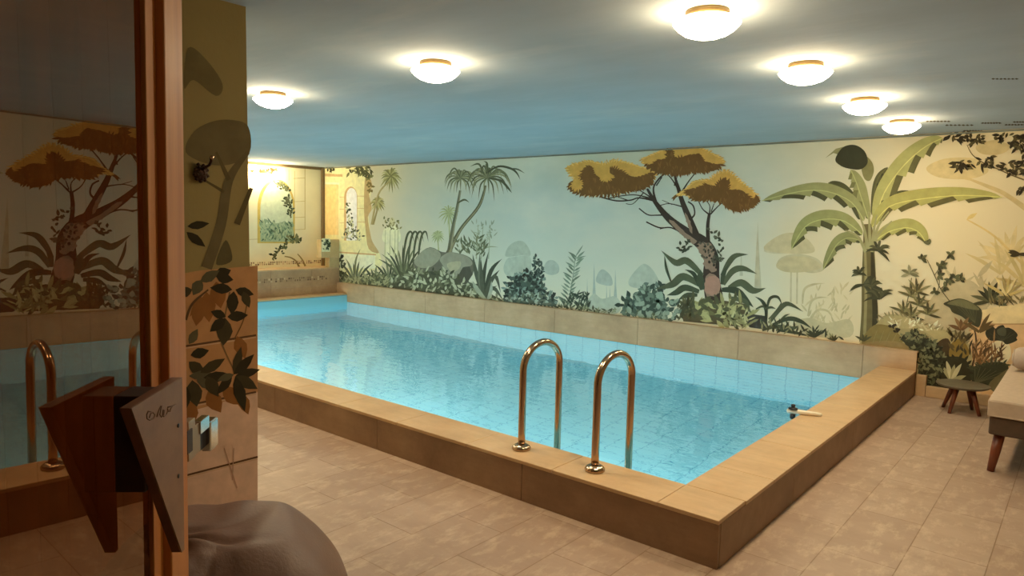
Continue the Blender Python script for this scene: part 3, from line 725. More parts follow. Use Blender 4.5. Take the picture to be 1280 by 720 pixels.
P.banana([(386,370),(440,305),(540,280),(680,268),(802,274)], 32, 30, (168,156,80), (104,94,50))
P.banana([(355,395),(300,352),(230,345),(170,370),(128,440)], 30, 34, (150,146,84), (88,84,48))
P.banana([(352,415),(310,405),(270,430),(230,505)], 22, 26, (142,138,80), (88,84,48))
P.banana([(395,415),(440,385),(500,372),(540,390),(560,425)], 30, 22, (166,156,82), (104,96,50))
for pts in ([(372,440),(362,380),(345,330)], [(380,440),(378,370),(376,320)], [(390,440),(405,370),(440,320)], [(366,450),(340,400),(300,380)], [(386,450),(392,380),(402,330)], [(384,440),(410,390),(450,350)]):
    P.ribbon(pts, [11,8,4], (158,148,92))
for x, y, r in ((405,445,42), (360,555,46), (412,600,52), (345,520,30), (385,560,40)):
    P.fan(x, y, [P.rnd.uniform(-200,60) for _ in range(9)], r, 9, [(72,68,40),(92,86,52)], .25)
P.done()

# ---- leafy branches at the upper right, plants and blocks at the lower right
P = Painter('painted_branch', 1, YM, -1, wall_back, base=200, gain_k=1.2, tint=(1.0, 1.1, 1.5))
P.frame(1140, 150, 4.5)
P.ribbon([(310,140),(340,195),(400,240),(480,275),(560,310),(640,340),(760,380)], [4,5,6,6,7,8,9], (110,90,48))
BR = [(74,62,34),(100,86,46),(56,46,26)]
for o_, n in (([(180,90),(300,62),(400,80),(385,140),(320,135),(240,110)],34), ([(450,95),(560,55),(640,60),(640,170),(560,150),(500,100)],46), ([(225,250),(320,205),(340,270),(250,275)],22), ([(370,240),(440,190),(500,260),(430,280)],20), ([(510,250),(640,210),(650,300),(530,300)],36), ([(580,390),(650,365),(650,385)],8), ([(630,60),(760,60),(780,320),(630,320)],90)):
    P.clump(o_, n, 44, 18, BR, -30, 210)
P.done()
P = Painter('painted_garden_corner', 1, YM, -1, wall_back, base=220, gain_k=1.2, tint=(1.0, 1.1, 1.45))
P.frame(1080, 290, 3.6)
# sandy blocks
P.poly([(480,430),(560,350),(600,334),(690,324),(860,300),(860,760),(470,760)], (214,172,112))
P.poly([(530,352),(600,335),(690,325),(860,300),(860,408),(700,412),(560,410),(520,380)], (232,192,128)); P.poly([(470,440),(560,412),(860,410),(860,416),(560,418),(474,446)], (188,144,88))
P.blob([(560,520),(600,490),(650,500),(660,560),(620,600),(570,590)], (232,200,146))
# olive rock
P.blob([(-20,505),(20,450),(60,410),(100,372),(190,378),(300,425),(420,455),(480,520),(480,640),(400,700),(250,680),(230,540),(80,520)], (176,156,98), 3)
P.blob([(-10,500),(30,430),(80,415),(150,440),(175,500),(100,525)], (140,118,62), 3)
P.blob([(-40,515),(60,490),(180,500),(260,560),(230,590),(60,540)], (150,124,72), 3)
P.blob([(150,440),(250,440),(330,490),(360,560),(300,560),(200,500)], (164,146,92), 3)
for pts in ([(20,460),(30,340),(20,230)],): pass
# flowering stem
SB = (98,86,50); FL = [(84,80,48),(108,102,62),(66,62,38)]
P.ribbon([(385,310),(345,255),(318,195),(285,125)], [4,4,4,3], SB); P.ribbon([(318,195),(345,155),(390,100)], [3,3,2], SB); P.ribbon([(345,255),(400,210)], [3,2], SB); P.ribbon([(330,270),(340,230),(335,190)], [3,3,2], SB)
for x, y in ((262,120),(293,55),(392,102),(338,155),(355,150),(410,205),(435,210),(340,195),(365,248),(318,268),(385,215)):
    P.fan(x, y, [P.rnd.uniform(0,360) for _ in range(5)], 26, 13, FL)
P.fan(208, 185, (-200,-160,-100,-30,0,20), 40, 14, [(150,138,92),(120,112,72)])
P.ribbon([(182,370),(200,290),(215,205)], [4,4,3], SB)
for x, y, ln in ((215,290,66),(240,270,70),(180,360,64),(215,380,60),(290,370,66),(250,330,60)):
    P.fan(x, y, (-160,-125,-95,-60,-25,15), ln, 11, [(108,98,56),(140,126,76),(84,76,44)])
P.fan(570, 310, (-190,-165,-140,-118,-95,-70,-45,-15,15), 92, 17, [(76,72,42),(104,98,60),(60,56,34)])
P.fan(640, 290, (-150,-120,-100,-80,-60,-40,-20), 110, 13, [(196,168,96),(216,190,122),(170,146,84)])
P.fan(700, 100, (-190,-170,-160,0), 50, 16, [(76,64,36)])
P.clump([(100,400),(330,410),(330,450),(150,430)], 36, 36, 10, [(226,208,158),(196,176,120)])
# lotus leaves
P.ribbon([(488,605),(505,520),(500,450),(480,415)], [9,8,7,5], (84,60,36)); P.ribbon([(492,560),(490,500)], [8,6], (84,60,36)); P.ribbon([(520,540),(560,490)], [6,4], (96,74,42))
P.blob([(358,322),(400,304),(440,300),(492,320),(530,352),(528,400),(515,428),(480,412),(440,380),(400,362),(385,340)], (76,72,44), 4)
P.blob([(375,322),(410,306),(445,304),(490,322),(520,350),(470,345),(420,332)], (122,114,70), 4)
for k in range(6): P.ribbon([(500,410),(400+k*22,318+k*3)], [2,1.5], (104,98,60))
P.blob([(546,455),(560,430),(578,422),(592,434),(604,424),(626,418),(636,430),(652,430),(676,442),(692,462),(686,476),(690,486),(668,498),(640,505),(624,492),(600,488),(584,490),(562,484)], (62,58,38), 4)
P.blob([(600,440),(626,428),(640,440),(636,466),(606,462)], (92,90,62), 4)
for k in range(7): P.ribbon([(622,490),(566+k*19,440+abs(k-3)*5)], [2,1.2], (90,84,54))
P.fan(440, 440, (-160,-120,-95,-60,-35), 62, 16, [(120,86,48),(150,112,64)]); P.fan(520, 450, (-150,-60,-40,-25), 90, 16, [(110,86,46)])
P.fan(515, 610, (-100,-80,-62,-45,-30,-15,0), 130, 12, [(150,108,60),(122,86,46)])
# big dark leaves at the bottom
P.blob([(330,500),(380,480),(400,560),(360,600),(330,560)], (84,66,38), 4); P.blob([(395,500),(440,478),(468,520),(472,555),(430,575),(385,560)], (150,120,52), 4)
P.blob([(330,580),(420,560),(470,590),(480,680),(420,720),(330,700)], (66,60,36), 4)
P.blob([(478,620),(540,590),(620,585),(650,605),(640,650),(590,690),(500,690)], (70,68,42), 4)
for k in range(7): P.ribbon([(500,680),(500+k*24,600+k*6)], [3,2], (110,104,66))
P.blob([(560,690),(640,620),(700,600),(720,680),(640,740)], (124,110,66), 4)
P.fan(395, 670, (-125,-105,-80,-60,-20), 84, 20, [(170,158,104),(196,184,130)])
P.jag([(170,480),(230,450),(330,505),(355,560),(340,690),(262,695),(245,620),(255,570)], (62,60,38), 9, 9)
P.clump([(160,470),(230,445),(330,500),(360,560),(345,690),(260,700),(240,620),(250,560)], 230, 26, 13, [(74,72,44),(98,96,60),(50,48,30),(128,124,80)])
P.fringe([(330,585),(420,562),(470,590),(480,640)], 14, 40, 14, (60,56,34), -.4, False); P.fringe([(480,620),(540,592),(620,586),(652,606)], 12, 44, 10, (84,82,50), -.5, False)
P.fringe([(60,405),(100,372),(190,378),(300,425),(420,455),(480,520)], 16, 34, 8, (150,134,84), -.8, False)
for k in range(9): P.ribbon([(40+k*30,500-k*3),(60+k*30,440+k*4)], [3,1.5], (150,132,80))
P.clump([(380,460),(480,470),(480,560),(400,560)], 26, 44, 12, [(112,94,52),(78,66,38)], -140, -20)
P.clump([(480,520),(600,500),(640,590),(500,610)], 34, 60, 10, [(130,92,50),(160,120,70),(96,72,42)], -130, -20)
P.clump([(560,330),(720,300),(720,330),(600,345)], 22, 50, 9, [(96,84,48),(140,122,72)], -150, -30)
P.clump([(120,420),(150,415),(160,460),(140,450)], 10, 20, 14, [(56,46,30)])
P.fan(0, 490, (-150,-100,-60,-30), 40, 10, [(90,84,50)])
P.done()

# ---- end wall: painted arched window, ashlar lines, ivy
P = Painter('painted_arch', 0, XC, 1, wall_end, gain_k=1.0, tint=(1.0, 1.02, 1.1), base=0)
P.frame(290, 180, 3.2737)
EL = (206,184,120)
for pts in ([(297,90),(300,90),(300,350),(297,350)], [(255,110),(257,110),(257,340),(255,340)], [(232,105),(234,105),(234,150),(232,150)]): P.poly(pts, EL)
for y, a, b in ((140,250,300), (235,252,300), (300,255,300), (350,240,300), (390,60,110)): P.poly([(a,y),(b,y-2),(b,y),(a,y+2)], EL)
def arch2(x0, x1, yt, ysp, yb, col, n=20):
    c, r = (x0+x1)/2, (x1-x0)/2
    P.poly([(x0,yb)]+[(c-r*math.cos(PI*i/n), ysp-(ysp-yt)*math.sin(PI*i/n)) for i in range(n+1)]+[(x1,yb)], col)
arch2(104, 257, 143, 262, 406, (216,186,98)); arch2(116, 250, 152, 268, 400, (206,214,180))
P.poly([(116,330),(250,318),(250,400),(116,400)], (168,186,150))
P.clump([(118,330),(150,320),(200,335),(250,325),(248,398),(118,398)], 170, 26, 8, [(120,146,116),(96,122,98),(150,172,136),(176,190,150)], -140, -40)
P.clump([(170,160),(200,155),(235,190),(225,200),(190,180)], 46, 15, 8, [(80,88,60),(120,124,90)]); P.clump([(200,225),(240,215),(250,300),(235,305),(225,260)], 56, 15, 8, [(72,80,54),(112,116,84)])
P.clump([(220,380),(285,385),(280,420),(240,410)], 34, 18, 9, [(90,96,60),(140,140,96)]); P.clump([(155,470),(185,430),(225,400),(225,430),(175,480)], 34, 17, 9, [(70,76,48),(120,120,80)])
P.ribbon([(215,460),(240,465),(262,480),(275,505)], [4,5,7,8], (160,140,84)); P.ribbon([(268,450),(285,470),(300,500)], [4,6,8], (170,150,92)); P.clump([(110,100),(180,92),(175,118)], 24, 18, 9, [(120,104,60),(84,74,44)], 0, 180)
P.done()
# mosaic frieze on the tub surround and small one behind it
def mosaic(name, axis, val, sign, parent, y0, y1, z0, z1, n, seed):
    r = random.Random(seed); V, Fc, C = [], [], []
    dy = (y1-y0)/n
    for i in range(n):
        for k in range(2):
            if r.random() < .18: continue
            a, bb = y0+i*dy+dy*.08, y0+i*dy+dy*(.5+.4*r.random()); c0 = z0+(z1-z0)*(.5*k+.05); c1 = z0+(z1-z0)*(.5*k+.45)
            q = len(V); V += [(val+sign*.0015, a, c0), (val+sign*.0015, bb, c0), (val+sign*.0015, bb, c1), (val+sign*.0015, a, c1)]
            Fc.append([q, q+1, q+2, q+3]); C.append(gain(r.choice([(160,130,98),(178,148,112),(214,188,148),(140,112,84)]), 1.0))
    me = bpy.data.meshes.new(name); me.from_pydata(V, [], Fc); me.update()
    a = me.attributes.new('Paint', 'FLOAT_COLOR', 'FACE')
    for i, c in enumerate(C): a.data[i].color = (*c, 1)
    me.materials.append(M['paint']); o = bpy.data.objects.new(name, me); COL.objects.link(o); o.parent = parent; return o
mosaic('mosaic_frieze', 0, XT, 1, bench, 4.6, 6.95, .455, .525, 60, 3)
mosaic('mosaic_border', 0, XC, 1, wall_end, 5.4, YM-.05, .70, .76, 46, 5)
P = Painter('painted_panel', 0, XT, 1, bench, gain_k=1.0)
P.frame(380, 260, 6)
P.poly([(133,228),(196,228),(196,328),(133,328)], (236,226,176)); P.clump([(140,240),(190,235),(192,320),(150,318)], 40, 20, 12, [(96,104,72),(150,154,116),(70,78,52)])
P.done()

# ---- painted twigs on the ceiling
P = Painter('painted_twigs', 2, ZC, -1, ceiling, gain_k=1.0); P.frame(940, 70, 3.765)
for x, y, l in ((1190,107,55), (875,307,50), (975,325,58), (1125,315,40), (1240,323,44), (1040,352,40), (1275,310,40)):
    P.next()
    for k in range(7):
        xx = x-l+2*l*k/6; P.raw([(xx-9,y+P.rnd.uniform(-1,2)),(xx,y-4),(xx+11,y+P.rnd.uniform(-1,2)),(xx,y+4)], (96,80,50))
P.done()

# ---- painted wall at the left (beside the door)
P = Painter('painted_leaves', 0, XW, 1, wall_left, gain_k=1.0, tint=(1.0, 1.0, 1.15), base=4)
P.frame(230, 0, 1.0)
P.poly([(-40,354),(-2,342),(20,338),(92,332),(92,500),(-40,528)], (196,146,92)); P.poly([(-40,528),(92,490),(92,800),(-40,900)], (218,184,150))
for a, bb in (((-20,436),(90,419)), ((-20,511),(90,490)), ((-20,600),(92,571))):
    P.ribbon([a, bb], [2.4,2.4], (110,78,48)); P.ribbon([(a[0],a[1]+2.5),(bb[0],bb[1]+2.5)], [1.5,1.5], (206,172,130))
GH = (112,98,58)
P.blob([(2,190),(12,165),(35,152),(60,150),(80,158),(82,190),(60,205),(30,205)], (128,114,72)); P.blob([(0,110),(5,60),(28,75),(48,105),(40,120),(12,100)], (132,118,72))
P.ribbon([(28,335),(46,280),(56,225),(80,190)], [14,13,11,5], (124,110,70)); P.ribbon([(56,225),(40,190)], [6,3], GH); P.ribbon([(50,240),(20,222)], [4,2], GH); P.ribbon([(66,280),(84,235)], [8,5], GH); P.blob([(40,330),(52,300),(60,325)], (108,98,60))
LF = [(62,54,30),(80,70,40),(106,98,66)]
def lv(x, y, a, l, wd, c): P.leaf(x, y, math.radians(a), l, wd, c, True)
for x, y, a, l, wd, k in ((4,283,-8,28,11,0), (3,290,38,30,12,0), (38,345,-20,22,16,0), (20,352,-30,28,14,2), (40,346,10,22,14,0), (22,350,120,22,16,2), (10,362,160,20,14,1)): lv(x, y, a, l, wd, LF[k])
ORL = (160,106,50)
for x, y, a, l, wd in ((28,365,85,38,22), (40,352,80,34,22), (20,378,100,30,18), (66,420,70,30,18), (30,488,60,32,22), (48,484,40,34,22), (10,500,95,34,20), (70,490,70,30,16), (22,370,120,30,8)): lv(x, y, a, l, wd, ORL)
P.ribbon([(57,365),(50,400),(46,425),(62,462)], [2,2,2,1.5], (140,112,70)); P.ribbon([(80,370),(74,400),(62,425)], [1.5,1.5,1.2], (132,98,54))
for x, y, a, l, wd, k in ((60,362,185,28,14,0), (62,364,95,30,16,0), (64,362,15,24,13,0), (74,364,70,22,12,1),
                          (52,396,200,20,12,0), (52,398,95,34,22,1), (54,396,-5,26,14,0), (52,398,140,26,14,0),
                          (6,430,-60,22,12,2), (8,444,-15,24,14,0), (6,452,40,26,16,1), (6,470,-5,32,12,2), (14,468,30,34,20,2), (10,475,80,34,22,1), (20,466,-30,36,14,1), (24,472,-5,36,14,0), (28,470,60,30,18,1), (2,482,90,30,14,0),
                          (62,468,-75,36,12,1), (62,468,-45,36,13,0), (64,470,-15,32,12,0), (64,470,30,32,16,1), (64,470,75,46,16,0), (60,470,130,30,12,0), (62,468,160,22,10,2)): lv(x, y, a, l, wd, LF[k])
P.ribbon([(2,400),(10,380),(30,362)], [3,3,2], (110,80,44)); P.ribbon([(66,610),(58,585),(50,560)], [1.5,1.5,1.2], (190,152,120)); P.ribbon([(62,560),(60,600)], [1.2,1.2], (190,152,120))
P.done()

# ================================================================== THINGS
def put(o, p):
    """keep o where it was built while it hangs under p"""
    bpy.context.view_layer.update()
    o.parent = p; o.matrix_parent_inverse = Matrix.Translation(p.location).inverted() if p.rotation_euler.to_quaternion().angle < 1e-6 else p.matrix_basis.inverted()
    return o

# ---- ceiling lamps
def lamp(x, y, label, first=[None]):
    t = thing('ceiling_lamp', label, 'ceiling lamp', (x, y, ZC), group='round ceiling lamps')
    if first[0] is None:
        bm = bmesh.new(); lathe(bm, [(0, 0), (.085, 0), (.088, -.006), (.088, -.022), (.082, -.026), (0, -.026)], 40)
        a = mesh_obj('mounting_ring', bm, M['ring_metal'], t, True)
        bm = bmesh.new(); lathe(bm, [(0, -.0262), (.084, -.0262), (.112, -.034), (.130, -.045)], 48)
        c = mesh_obj('shade_rim', bm, M['lamp_glass_top'], t, True)
        bm = bmesh.new(); lathe(bm, [(.130, -.045), (.1335, -.050), (.130, -.056), (.115, -.072), (.09, -.090), (.055, -.102), (.02, -.107), (0, -.1075)], 48)
        d = mesh_obj('shade', bm, M['lamp_glass'], t, True)
        first[0] = (a, c, d)
    else:
        for o in first[0]:
            k = o.copy(); COL.objects.link(k); k.parent = t
    return t
for x, y, l in ((-1.265, 2.70, 'lit opal ceiling lamp nearest the viewer, above the pool corner with the handrails'),
                (-2.84, 2.70, 'lit opal ceiling lamp alone in the middle of the ceiling above the near pool edge'),
                (-4.475, 2.70, 'lit opal ceiling lamp close beside the painted wall end at the left'),
                (-1.235, 3.845, 'second lit opal ceiling lamp in the row running along the right pool edge'),
                (-1.235, 5.07, 'third lit opal ceiling lamp in the row along the right pool edge'),
                (-1.235, 6.215, 'smallest lit opal ceiling lamp, just before the banana palm mural'),
                (-6.1, 2.70, 'added lit opal ceiling lamp above the passage, unseen behind the painted wall end'),  # passage lamps from here on are added out of view to brighten the end wall
                (-7.75, 2.70, 'added lit opal ceiling lamp third along the passage, unseen behind the painted wall end'),
                (-9.35, 2.70, 'added unseen lit opal ceiling lamp at the very end of the passage')):
    lamp(x, y, l)

# ---- sconce on the end wall
t = thing('wall_spotlight', 'bright two-bulb wall light on the cream wall above the painted arch', 'wall lamp', (XC, 6.03, 2.2))
bm = bmesh.new(); box(bm, (XC+.001, 5.84, 2.19), (XC+.02, 6.26, 2.225)); put(mesh_obj('mounting_bar', bm, M['ring_metal'], bevel=.004), t)
for yy in (5.88, 6.21):
    bm = bmesh.new(); tube(bm, [(XC+.02, yy, 2.207), (XC+.06, yy, 2.207), (XC+.075, yy, 2.2)], [.014, .016, .024], 14); put(mesh_obj('bulb_holder', bm, M['ring_metal'], None, True), t)
    bm = bmesh.new(); bmesh.ops.create_uvsphere(bm, u_segments=20, v_segments=12, radius=.034, matrix=Matrix.Translation((XC+.105, yy, 2.192))); put(mesh_obj('bulb', bm, M['bulb'], None, True), t)

# ---- pool handrails
def handrail(x, label):
    t = thing('pool_handrail', label, 'handrail', (x, 2.958, HC), group='pool handrails')
    y0, y1, zs, za = 2.958, 3.300, .672, .815
    c, ry = (y0+y1)/2, (y1-y0)/2
    pts = [(x, y0, HC+.012)] + [(x, y0, HC+.1+(zs-HC-.1)*k/5) for k in range(6)]
    pts += [(x, c-ry*math.cos(PI*k/24), zs+(za-zs)*math.sin(PI*k/24)) for k in range(1, 24)]
    pts += [(x, y1, zs-(zs+.75)*k/10) for k in range(11)]
    bm = bmesh.new(); tube(bm, pts, .0205, 20); put(mesh_obj('bent_tube', bm, M['brass'], None, True), t)
    bm = bmesh.new(); lathe(bm, [(0, 0), (.050, 0), (.0525, .005), (.0525, .013), (.045, .022), (.032, .031), (.024, .034), (.0212, .034)], 72, (x, y0, HC+.0005), .02, 18)
    put(mesh_obj('base_flange', bm, M['brass'], None, True), t)
handrail(-2.381, 'curved steel pool handrail, the farther of the two on the near pool edge')
handrail(-1.890, 'curved steel pool handrail, the nearer one toward the pool corner')

# ---- white bar with black clamp on the right pool edge
t = thing('pool_cleaning_bar', 'small white bar with black clamp lying over the right pool edge', 'pool fitting', (-1.42, 4.86, HC))
a, bq = Vector((-1.535, 4.815, HC+.018)), Vector((-1.325, 4.895, HC+.014))
d = (bq-a).normalized()
bm = bmesh.new(); tube(bm, [a, a+d*.004, a+d*.015, a+d*.05, a+d*.2, bq-d*.02, bq-d*.004, bq], [.006, .014, .018, .018, .013, .0125, .010, .004], 18); put(mesh_obj('white_bar', bm, M['ivory'], None, True), t)
cc = a + d*.040
bm = bmesh.new(); lathe(bm, [(0, .0), (.030, 0), (.032, .004), (.028, .009), (.012, .012), (.013, .018), (.015, .026), (.012, .033), (0, .035)], 28, cc+Vector((0, 0, .016))); put(mesh_obj('clamp_knob', bm, M['black'], None, True, label='black clamp knob'), t)
bm = bmesh.new(); lathe(bm, [(0, -.052), (.014, -.052), (.018, -.045), (.018, -.02), (0, -.017)], 24, cc); put(mesh_obj('clamp_foot', bm, M['black'], None, True, label='black clamp foot'), t)

# ---- low side table by the mural
tx, ty, tz = -.745, 6.765, .236
t = thing('side_table', 'low round side table with dark top and four splayed wooden legs', 'table', (tx, ty, 0))
bm = bmesh.new(); lathe(bm, [(0, 0), (.165, 0), (.190, .012), (.194, .020), (.190, .024), (0, .024)], 64, (tx, ty, tz-.024)); put(mesh_obj('tabletop', bm, M['table_top'], None, True, .003), t)
for k, an in enumerate((65, 155, 245, 335)):
    r = math.radians(an); u = Vector((math.cos(r), math.sin(r), 0))
    bm = bmesh.new(); tube(bm, [Vector((tx, ty, tz-.024))+u*.075, Vector((tx, ty, 0.0))+u*.152], [.022, .013], 14); put(mesh_obj('leg', bm, M['mahogany'], None, True), t)

# ---- daybed at the right edge
sx0, sx1, sy0, sy1 = -.415, .40, 5.15, 7.02
t = thing('daybed', 'dark brown daybed with beige mattress on tapered mahogany legs', 'daybed', (0, 6.1, 0))
bm = bmesh.new(); box(bm, (sx0, sy0, .245), (sx1, sy1, .360)); put(mesh_obj('frame', bm, M['frame_fabric'], bevel=.012, bseg=3), t)
def cushion(x0, x1, y0, y1, z0, z1, name, mat, sag=.012):
    bm = bmesh.new(); n = 14
    for zz, sgn in ((z1, 1), (z0, -1)):
        pass
    bmesh.ops.create_cube(bm, size=1.0, matrix=Matrix.Translation(((x0+x1)/2, (y0+y1)/2, (z0+z1)/2)) @ Matrix.Diagonal((x1-x0, y1-y0, z1-z0, 1)))
    bmesh.ops.subdivide_edges(bm, edges=bm.edges[:], cuts=n, use_grid_fill=True)
    for v in bm.verts:
        a = (v.co.x-x0)/(x1-x0)*2-1; b_ = (v.co.y-y0)/(y1-y0)*2-1
        if v.co.z > (z0+z1)/2: v.co.z += sag*(1-a**4)*(1-b_**4)
    return mesh_obj(name, bm, mat, None, True, .028, 4)
put(cushion(sx0-.012, sx1, sy0-.02, sy1, .362, .468, 'mattress', M['cushion']), t)
for x, y, dx, dy in ((sx0+.055, sy0+.075, -.03, -.02), (sx1-.07, sy0+.075, .03, -.02), (sx0+.055, sy1-.09, -.03, .02), (sx1-.07, sy1-.09, .03, .02)):
    bm = bmesh.new(); tube(bm, [(x, y, .246), (x+dx*.5, y+dy*.5, .12), (x+dx, y+dy, 0)], [.031, .027, .020], 20); put(mesh_obj('leg', bm, M['mahogany'], None, True), t)
bx = thing('bolster_pillow', 'round beige bolster pillow at the head of the daybed', 'pillow', (0, 6.3, .478))
bm = bmesh.new(); tube(bm, [(sx0+.01+k, 6.32, .572) for k in (0, .012, .035, .08, .3, .6, .72, .765, .79, .80)], [.02, .058, .078, .087, .089, .088, .086, .078, .058, .02], 36)
put(mesh_obj('cover', bm, M['bolster'], None, True), bx)
bm = bmesh.new(); tube(bm, [(sx0+.022+.0*k, 6.32+.060*math.cos(2*PI*k/30), .572+.060*math.sin(2*PI*k/30)) for k in range(31)], .004, 8, False); put(mesh_obj('piping', bm, M['cushion'], None, True), bx)

# ---- brown leather bean bag in the left foreground
bcx, bcy = -2.175, 1.135
t = thing('bean_bag', 'brown leather bean bag on the floor in front of the painted wall', 'bean bag', (bcx, bcy, 0))
bm = bmesh.new(); nu, nv = 220, 100; rings = []
PROF = [(0, .452), (.10, .456), (.17, .456), (.215, .447), (.265, .405), (.335, .325), (.392, .235), (.412, .150), (.400, .065), (.36, .012), (.30, 0), (0, 0)]
def prof_at(t):
    x = t*(len(PROF)-1); i = min(int(x), len(PROF)-2); f = x-i
    p0, p1, p2, p3 = (PROF[max(0, min(len(PROF)-1, i+k))] for k in (-1, 0, 1, 2))
    return tuple(.5*(2*b_ + (c-a)*f + (2*a-5*b_+4*c-d)*f*f + (3*b_-a-3*c+d)*f**3) for a, b_, c, d in zip(p0, p1, p2, p3))
VDIR = math.atan2(bcy, bcx)                       # direction of the bag as seen on entering
def bagpt(i, j):
    th = 2*PI*i/nu; r, z = prof_at(j/nv)
    r = max(0, r)*1.025; q = th-VDIR
    r *= 1 + .055*math.cos(4*(q-PI/4))
    r *= 1 + .16*max(0, math.sin(q))*(1 if z > .2 else .6)
    qq = q % (2*PI)
    for q0_, dp_ in ((1.75, .05), (2.02, .07), (2.26, .06), (2.52, .045), (2.85, .03)):
        r *= 1 - dp_*math.exp(-((qq-q0_-.25*(z-.3))/.055)**2)*min(1, max(0, z-.08)/.2)*min(1, r/.15)
    side = math.sin(q)                            # +1 left, -1 right
    k = min(1, r/.2)
    x, y = math.cos(th)*r, math.sin(th)*r
    lx = r*math.sin(q); ly = r*math.cos(q)        # lx to the left, ly away
    if z > .03:
        # creases gathered in the upper left corner
        px_, py_ = lx-.235, ly+.03
        for an, dp, wd, ln in ((200, .030, .016, .22), (232, .034, .018, .16), (262, .030, .016, .20), (296, .026, .016, .22), (170, .022, .016, .18), (216, -.016, .014, .20), (246, -.018, .014, .18), (280, -.016, .014, .2)):
            ca, sa = math.cos(math.radians(an)), math.sin(math.radians(an))
            t_ = px_*ca+py_*sa; d_ = -px_*sa+py_*ca + .012*math.sin(t_*22+an)
            if t_ > 0: z -= 1.5*dp*math.exp(-(d_/(wd*(1+2*t_)))**2)*math.exp(-(t_/ln)**2)*min(1, t_/.03)
        z += .10*max(0, lx-.04)*min(1, max(0, z-.2)/.2)
        z += .018*math.exp(-((px_/.06)**2+(py_/.06)**2))
        z += .004*math.sin(34*lx+14*ly)*math.exp(-((lx+.02)/.16)**2)*(1 if z > .36 else 0)
    return Vector((bcx+x, bcy+y, max(0.0, z)))
for j in range(nv+1):
    rings.append([bm.verts.new(bagpt(0, j))] if j in (0, nv) else [bm.verts.new(bagpt(i, j)) for i in range(nu)])
for a, b_ in zip(rings, rings[1:]):
    for k in range(nu):
        if len(a) == 1: bm.faces.new((a[0], b_[k], b_[(k+1) % nu]))
        elif len(b_) == 1: bm.faces.new((a[k], b_[0], a[(k+1) % nu]))
        else: bm.faces.new((a[k], b_[k], b_[(k+1) % nu], a[(k+1) % nu]))
put(mesh_obj('leather_cover', bm, M['leather'], None, True), t)
for ii in (int(round(((VDIR+PI-.12) % (2*PI))/(2*PI)*nu)) % nu,):
    bm = bmesh.new(); tube(bm, [bagpt(ii, j)+Vector((math.cos(2*PI*ii/nu), math.sin(2*PI*ii/nu), 0))*.001 for j in range(54, 92)], .004, 8); put(mesh_obj('seam', bm, M['seam'], None, True), t)

# ---- ornate hook on the painted wall
t = thing('wall_hook', 'dark ornate iron wall hook with curved arm on the painted wall', 'hook', (XW, 1.35, 1.66))
hp = lambda u, v, off=.0: onto(0, XW+off, u, v)
c0 = hp(249, 217); 
bm = bmesh.new(); rr = random.Random(4)
bmesh.ops.create_icosphere(bm, subdivisions=2, radius=.030, matrix=Matrix.Translation(c0+Vector((.012, 0, 0))) @ Matrix.Diagonal((.45, 1, 1.1, 1)))
for k in range(22):
    a = 2*PI*k/22*2.4; q = .010+.020*(k/22)
    bmesh.ops.create_icosphere(bm, subdivisions=1, radius=.0085, matrix=Matrix.Translation(c0+Vector((.020-.010*k/22, q*math.cos(a)*1.1, q*math.sin(a)*1.25))))
put(mesh_obj('rosette', bm, M['iron'], None, True), t)
bm = bmesh.new(); tube(bm, [hp(252,212,.02), hp(257,209,.035), hp(262,206,.05), hp(264,201,.06), hp(263.5,197,.06)], [.007, .006, .0055, .005, .006], 12); put(mesh_obj('arm', bm, M['iron'], None, True), t)
bm = bmesh.new(); bmesh.ops.create_uvsphere(bm, u_segments=14, v_segments=10, radius=.009, matrix=Matrix.Translation(hp(265,197,.063))); put(mesh_obj('ball_tip', bm, M['brass'], None, True, label='shiny brass ball tip'), t)

# ---- glass sauna door standing open at the left
TH, TI, DD = math.radians(44.4055), math.radians(-0.6336), -0.62097
N = Vector((math.cos(TH)*math.cos(TI), math.sin(TH)*math.cos(TI), math.sin(TI)))
E = Vector((math.sin(TH), -math.cos(TH), 0)); UPV = N.cross(E) if N.cross(E).z > 0 else E.cross(N)
def onpane(u, v, off=0.0):
    d = ray(u, v); return EYE + d*((DD+off-EYE.dot(N))/d.dot(N))
P1, P2 = .0105, .027
O = onpane(232, 350, P2); O = O - N*P2; O = O - UPV*(O.z/UPV.z)          # foot of the free edge
DM = Matrix((( E.x, N.x, UPV.x, O.x), (E.y, N.y, UPV.y, O.y), (E.z, N.z, UPV.z, O.z), (0, 0, 0, 1)))   # local x along door, y towards viewer, z up
def dl(p): q = p-O; return Vector((q.dot(E), q.dot(N), q.dot(UPV)))
door = thing('door_1', 'open sauna door of dark glass in a pine frame with a wooden handle', 'door', tuple(O), kind='structure')
DW, DHt = .86, 2.13
def dput(o): return put(o, door)
s1, s2 = dl(onpane(210, 350, P2)).x, dl(onpane(187, 350, P1)).x
bm = bmesh.new(); box(bm, (s2-.012, -.006, .10), (DW-s2+.012, .0, DHt-.09), DM); dput(mesh_obj('glass_pane', bm, M['glass']))
bm = bmesh.new(); box(bm, (0, -.018, .012), (s1, P2, DHt), DM); box(bm, (DW-s1, -.018, .012), (DW, P2, DHt), DM)
dput(mesh_obj('stile', bm, M['pine'], bevel=.003))
bm = bmesh.new(); box(bm, (s1, -.017, .012), (DW-s1, P2-.001, .10), DM); box(bm, (s1, -.017, DHt-.09), (DW-s1, P2-.001, DHt), DM); dput(mesh_obj('rail', bm, M['pine'], bevel=.003))
bm = bmesh.new(); box(bm, (s1+.0005, .0004, .101), (s2, P1, DHt-.091), DM); box(bm, (DW-s2, .0004, .101), (DW-s1-.0005, P1, DHt-.091), DM); dput(mesh_obj('glazing_bead', bm, M['pine'], bevel=.002))
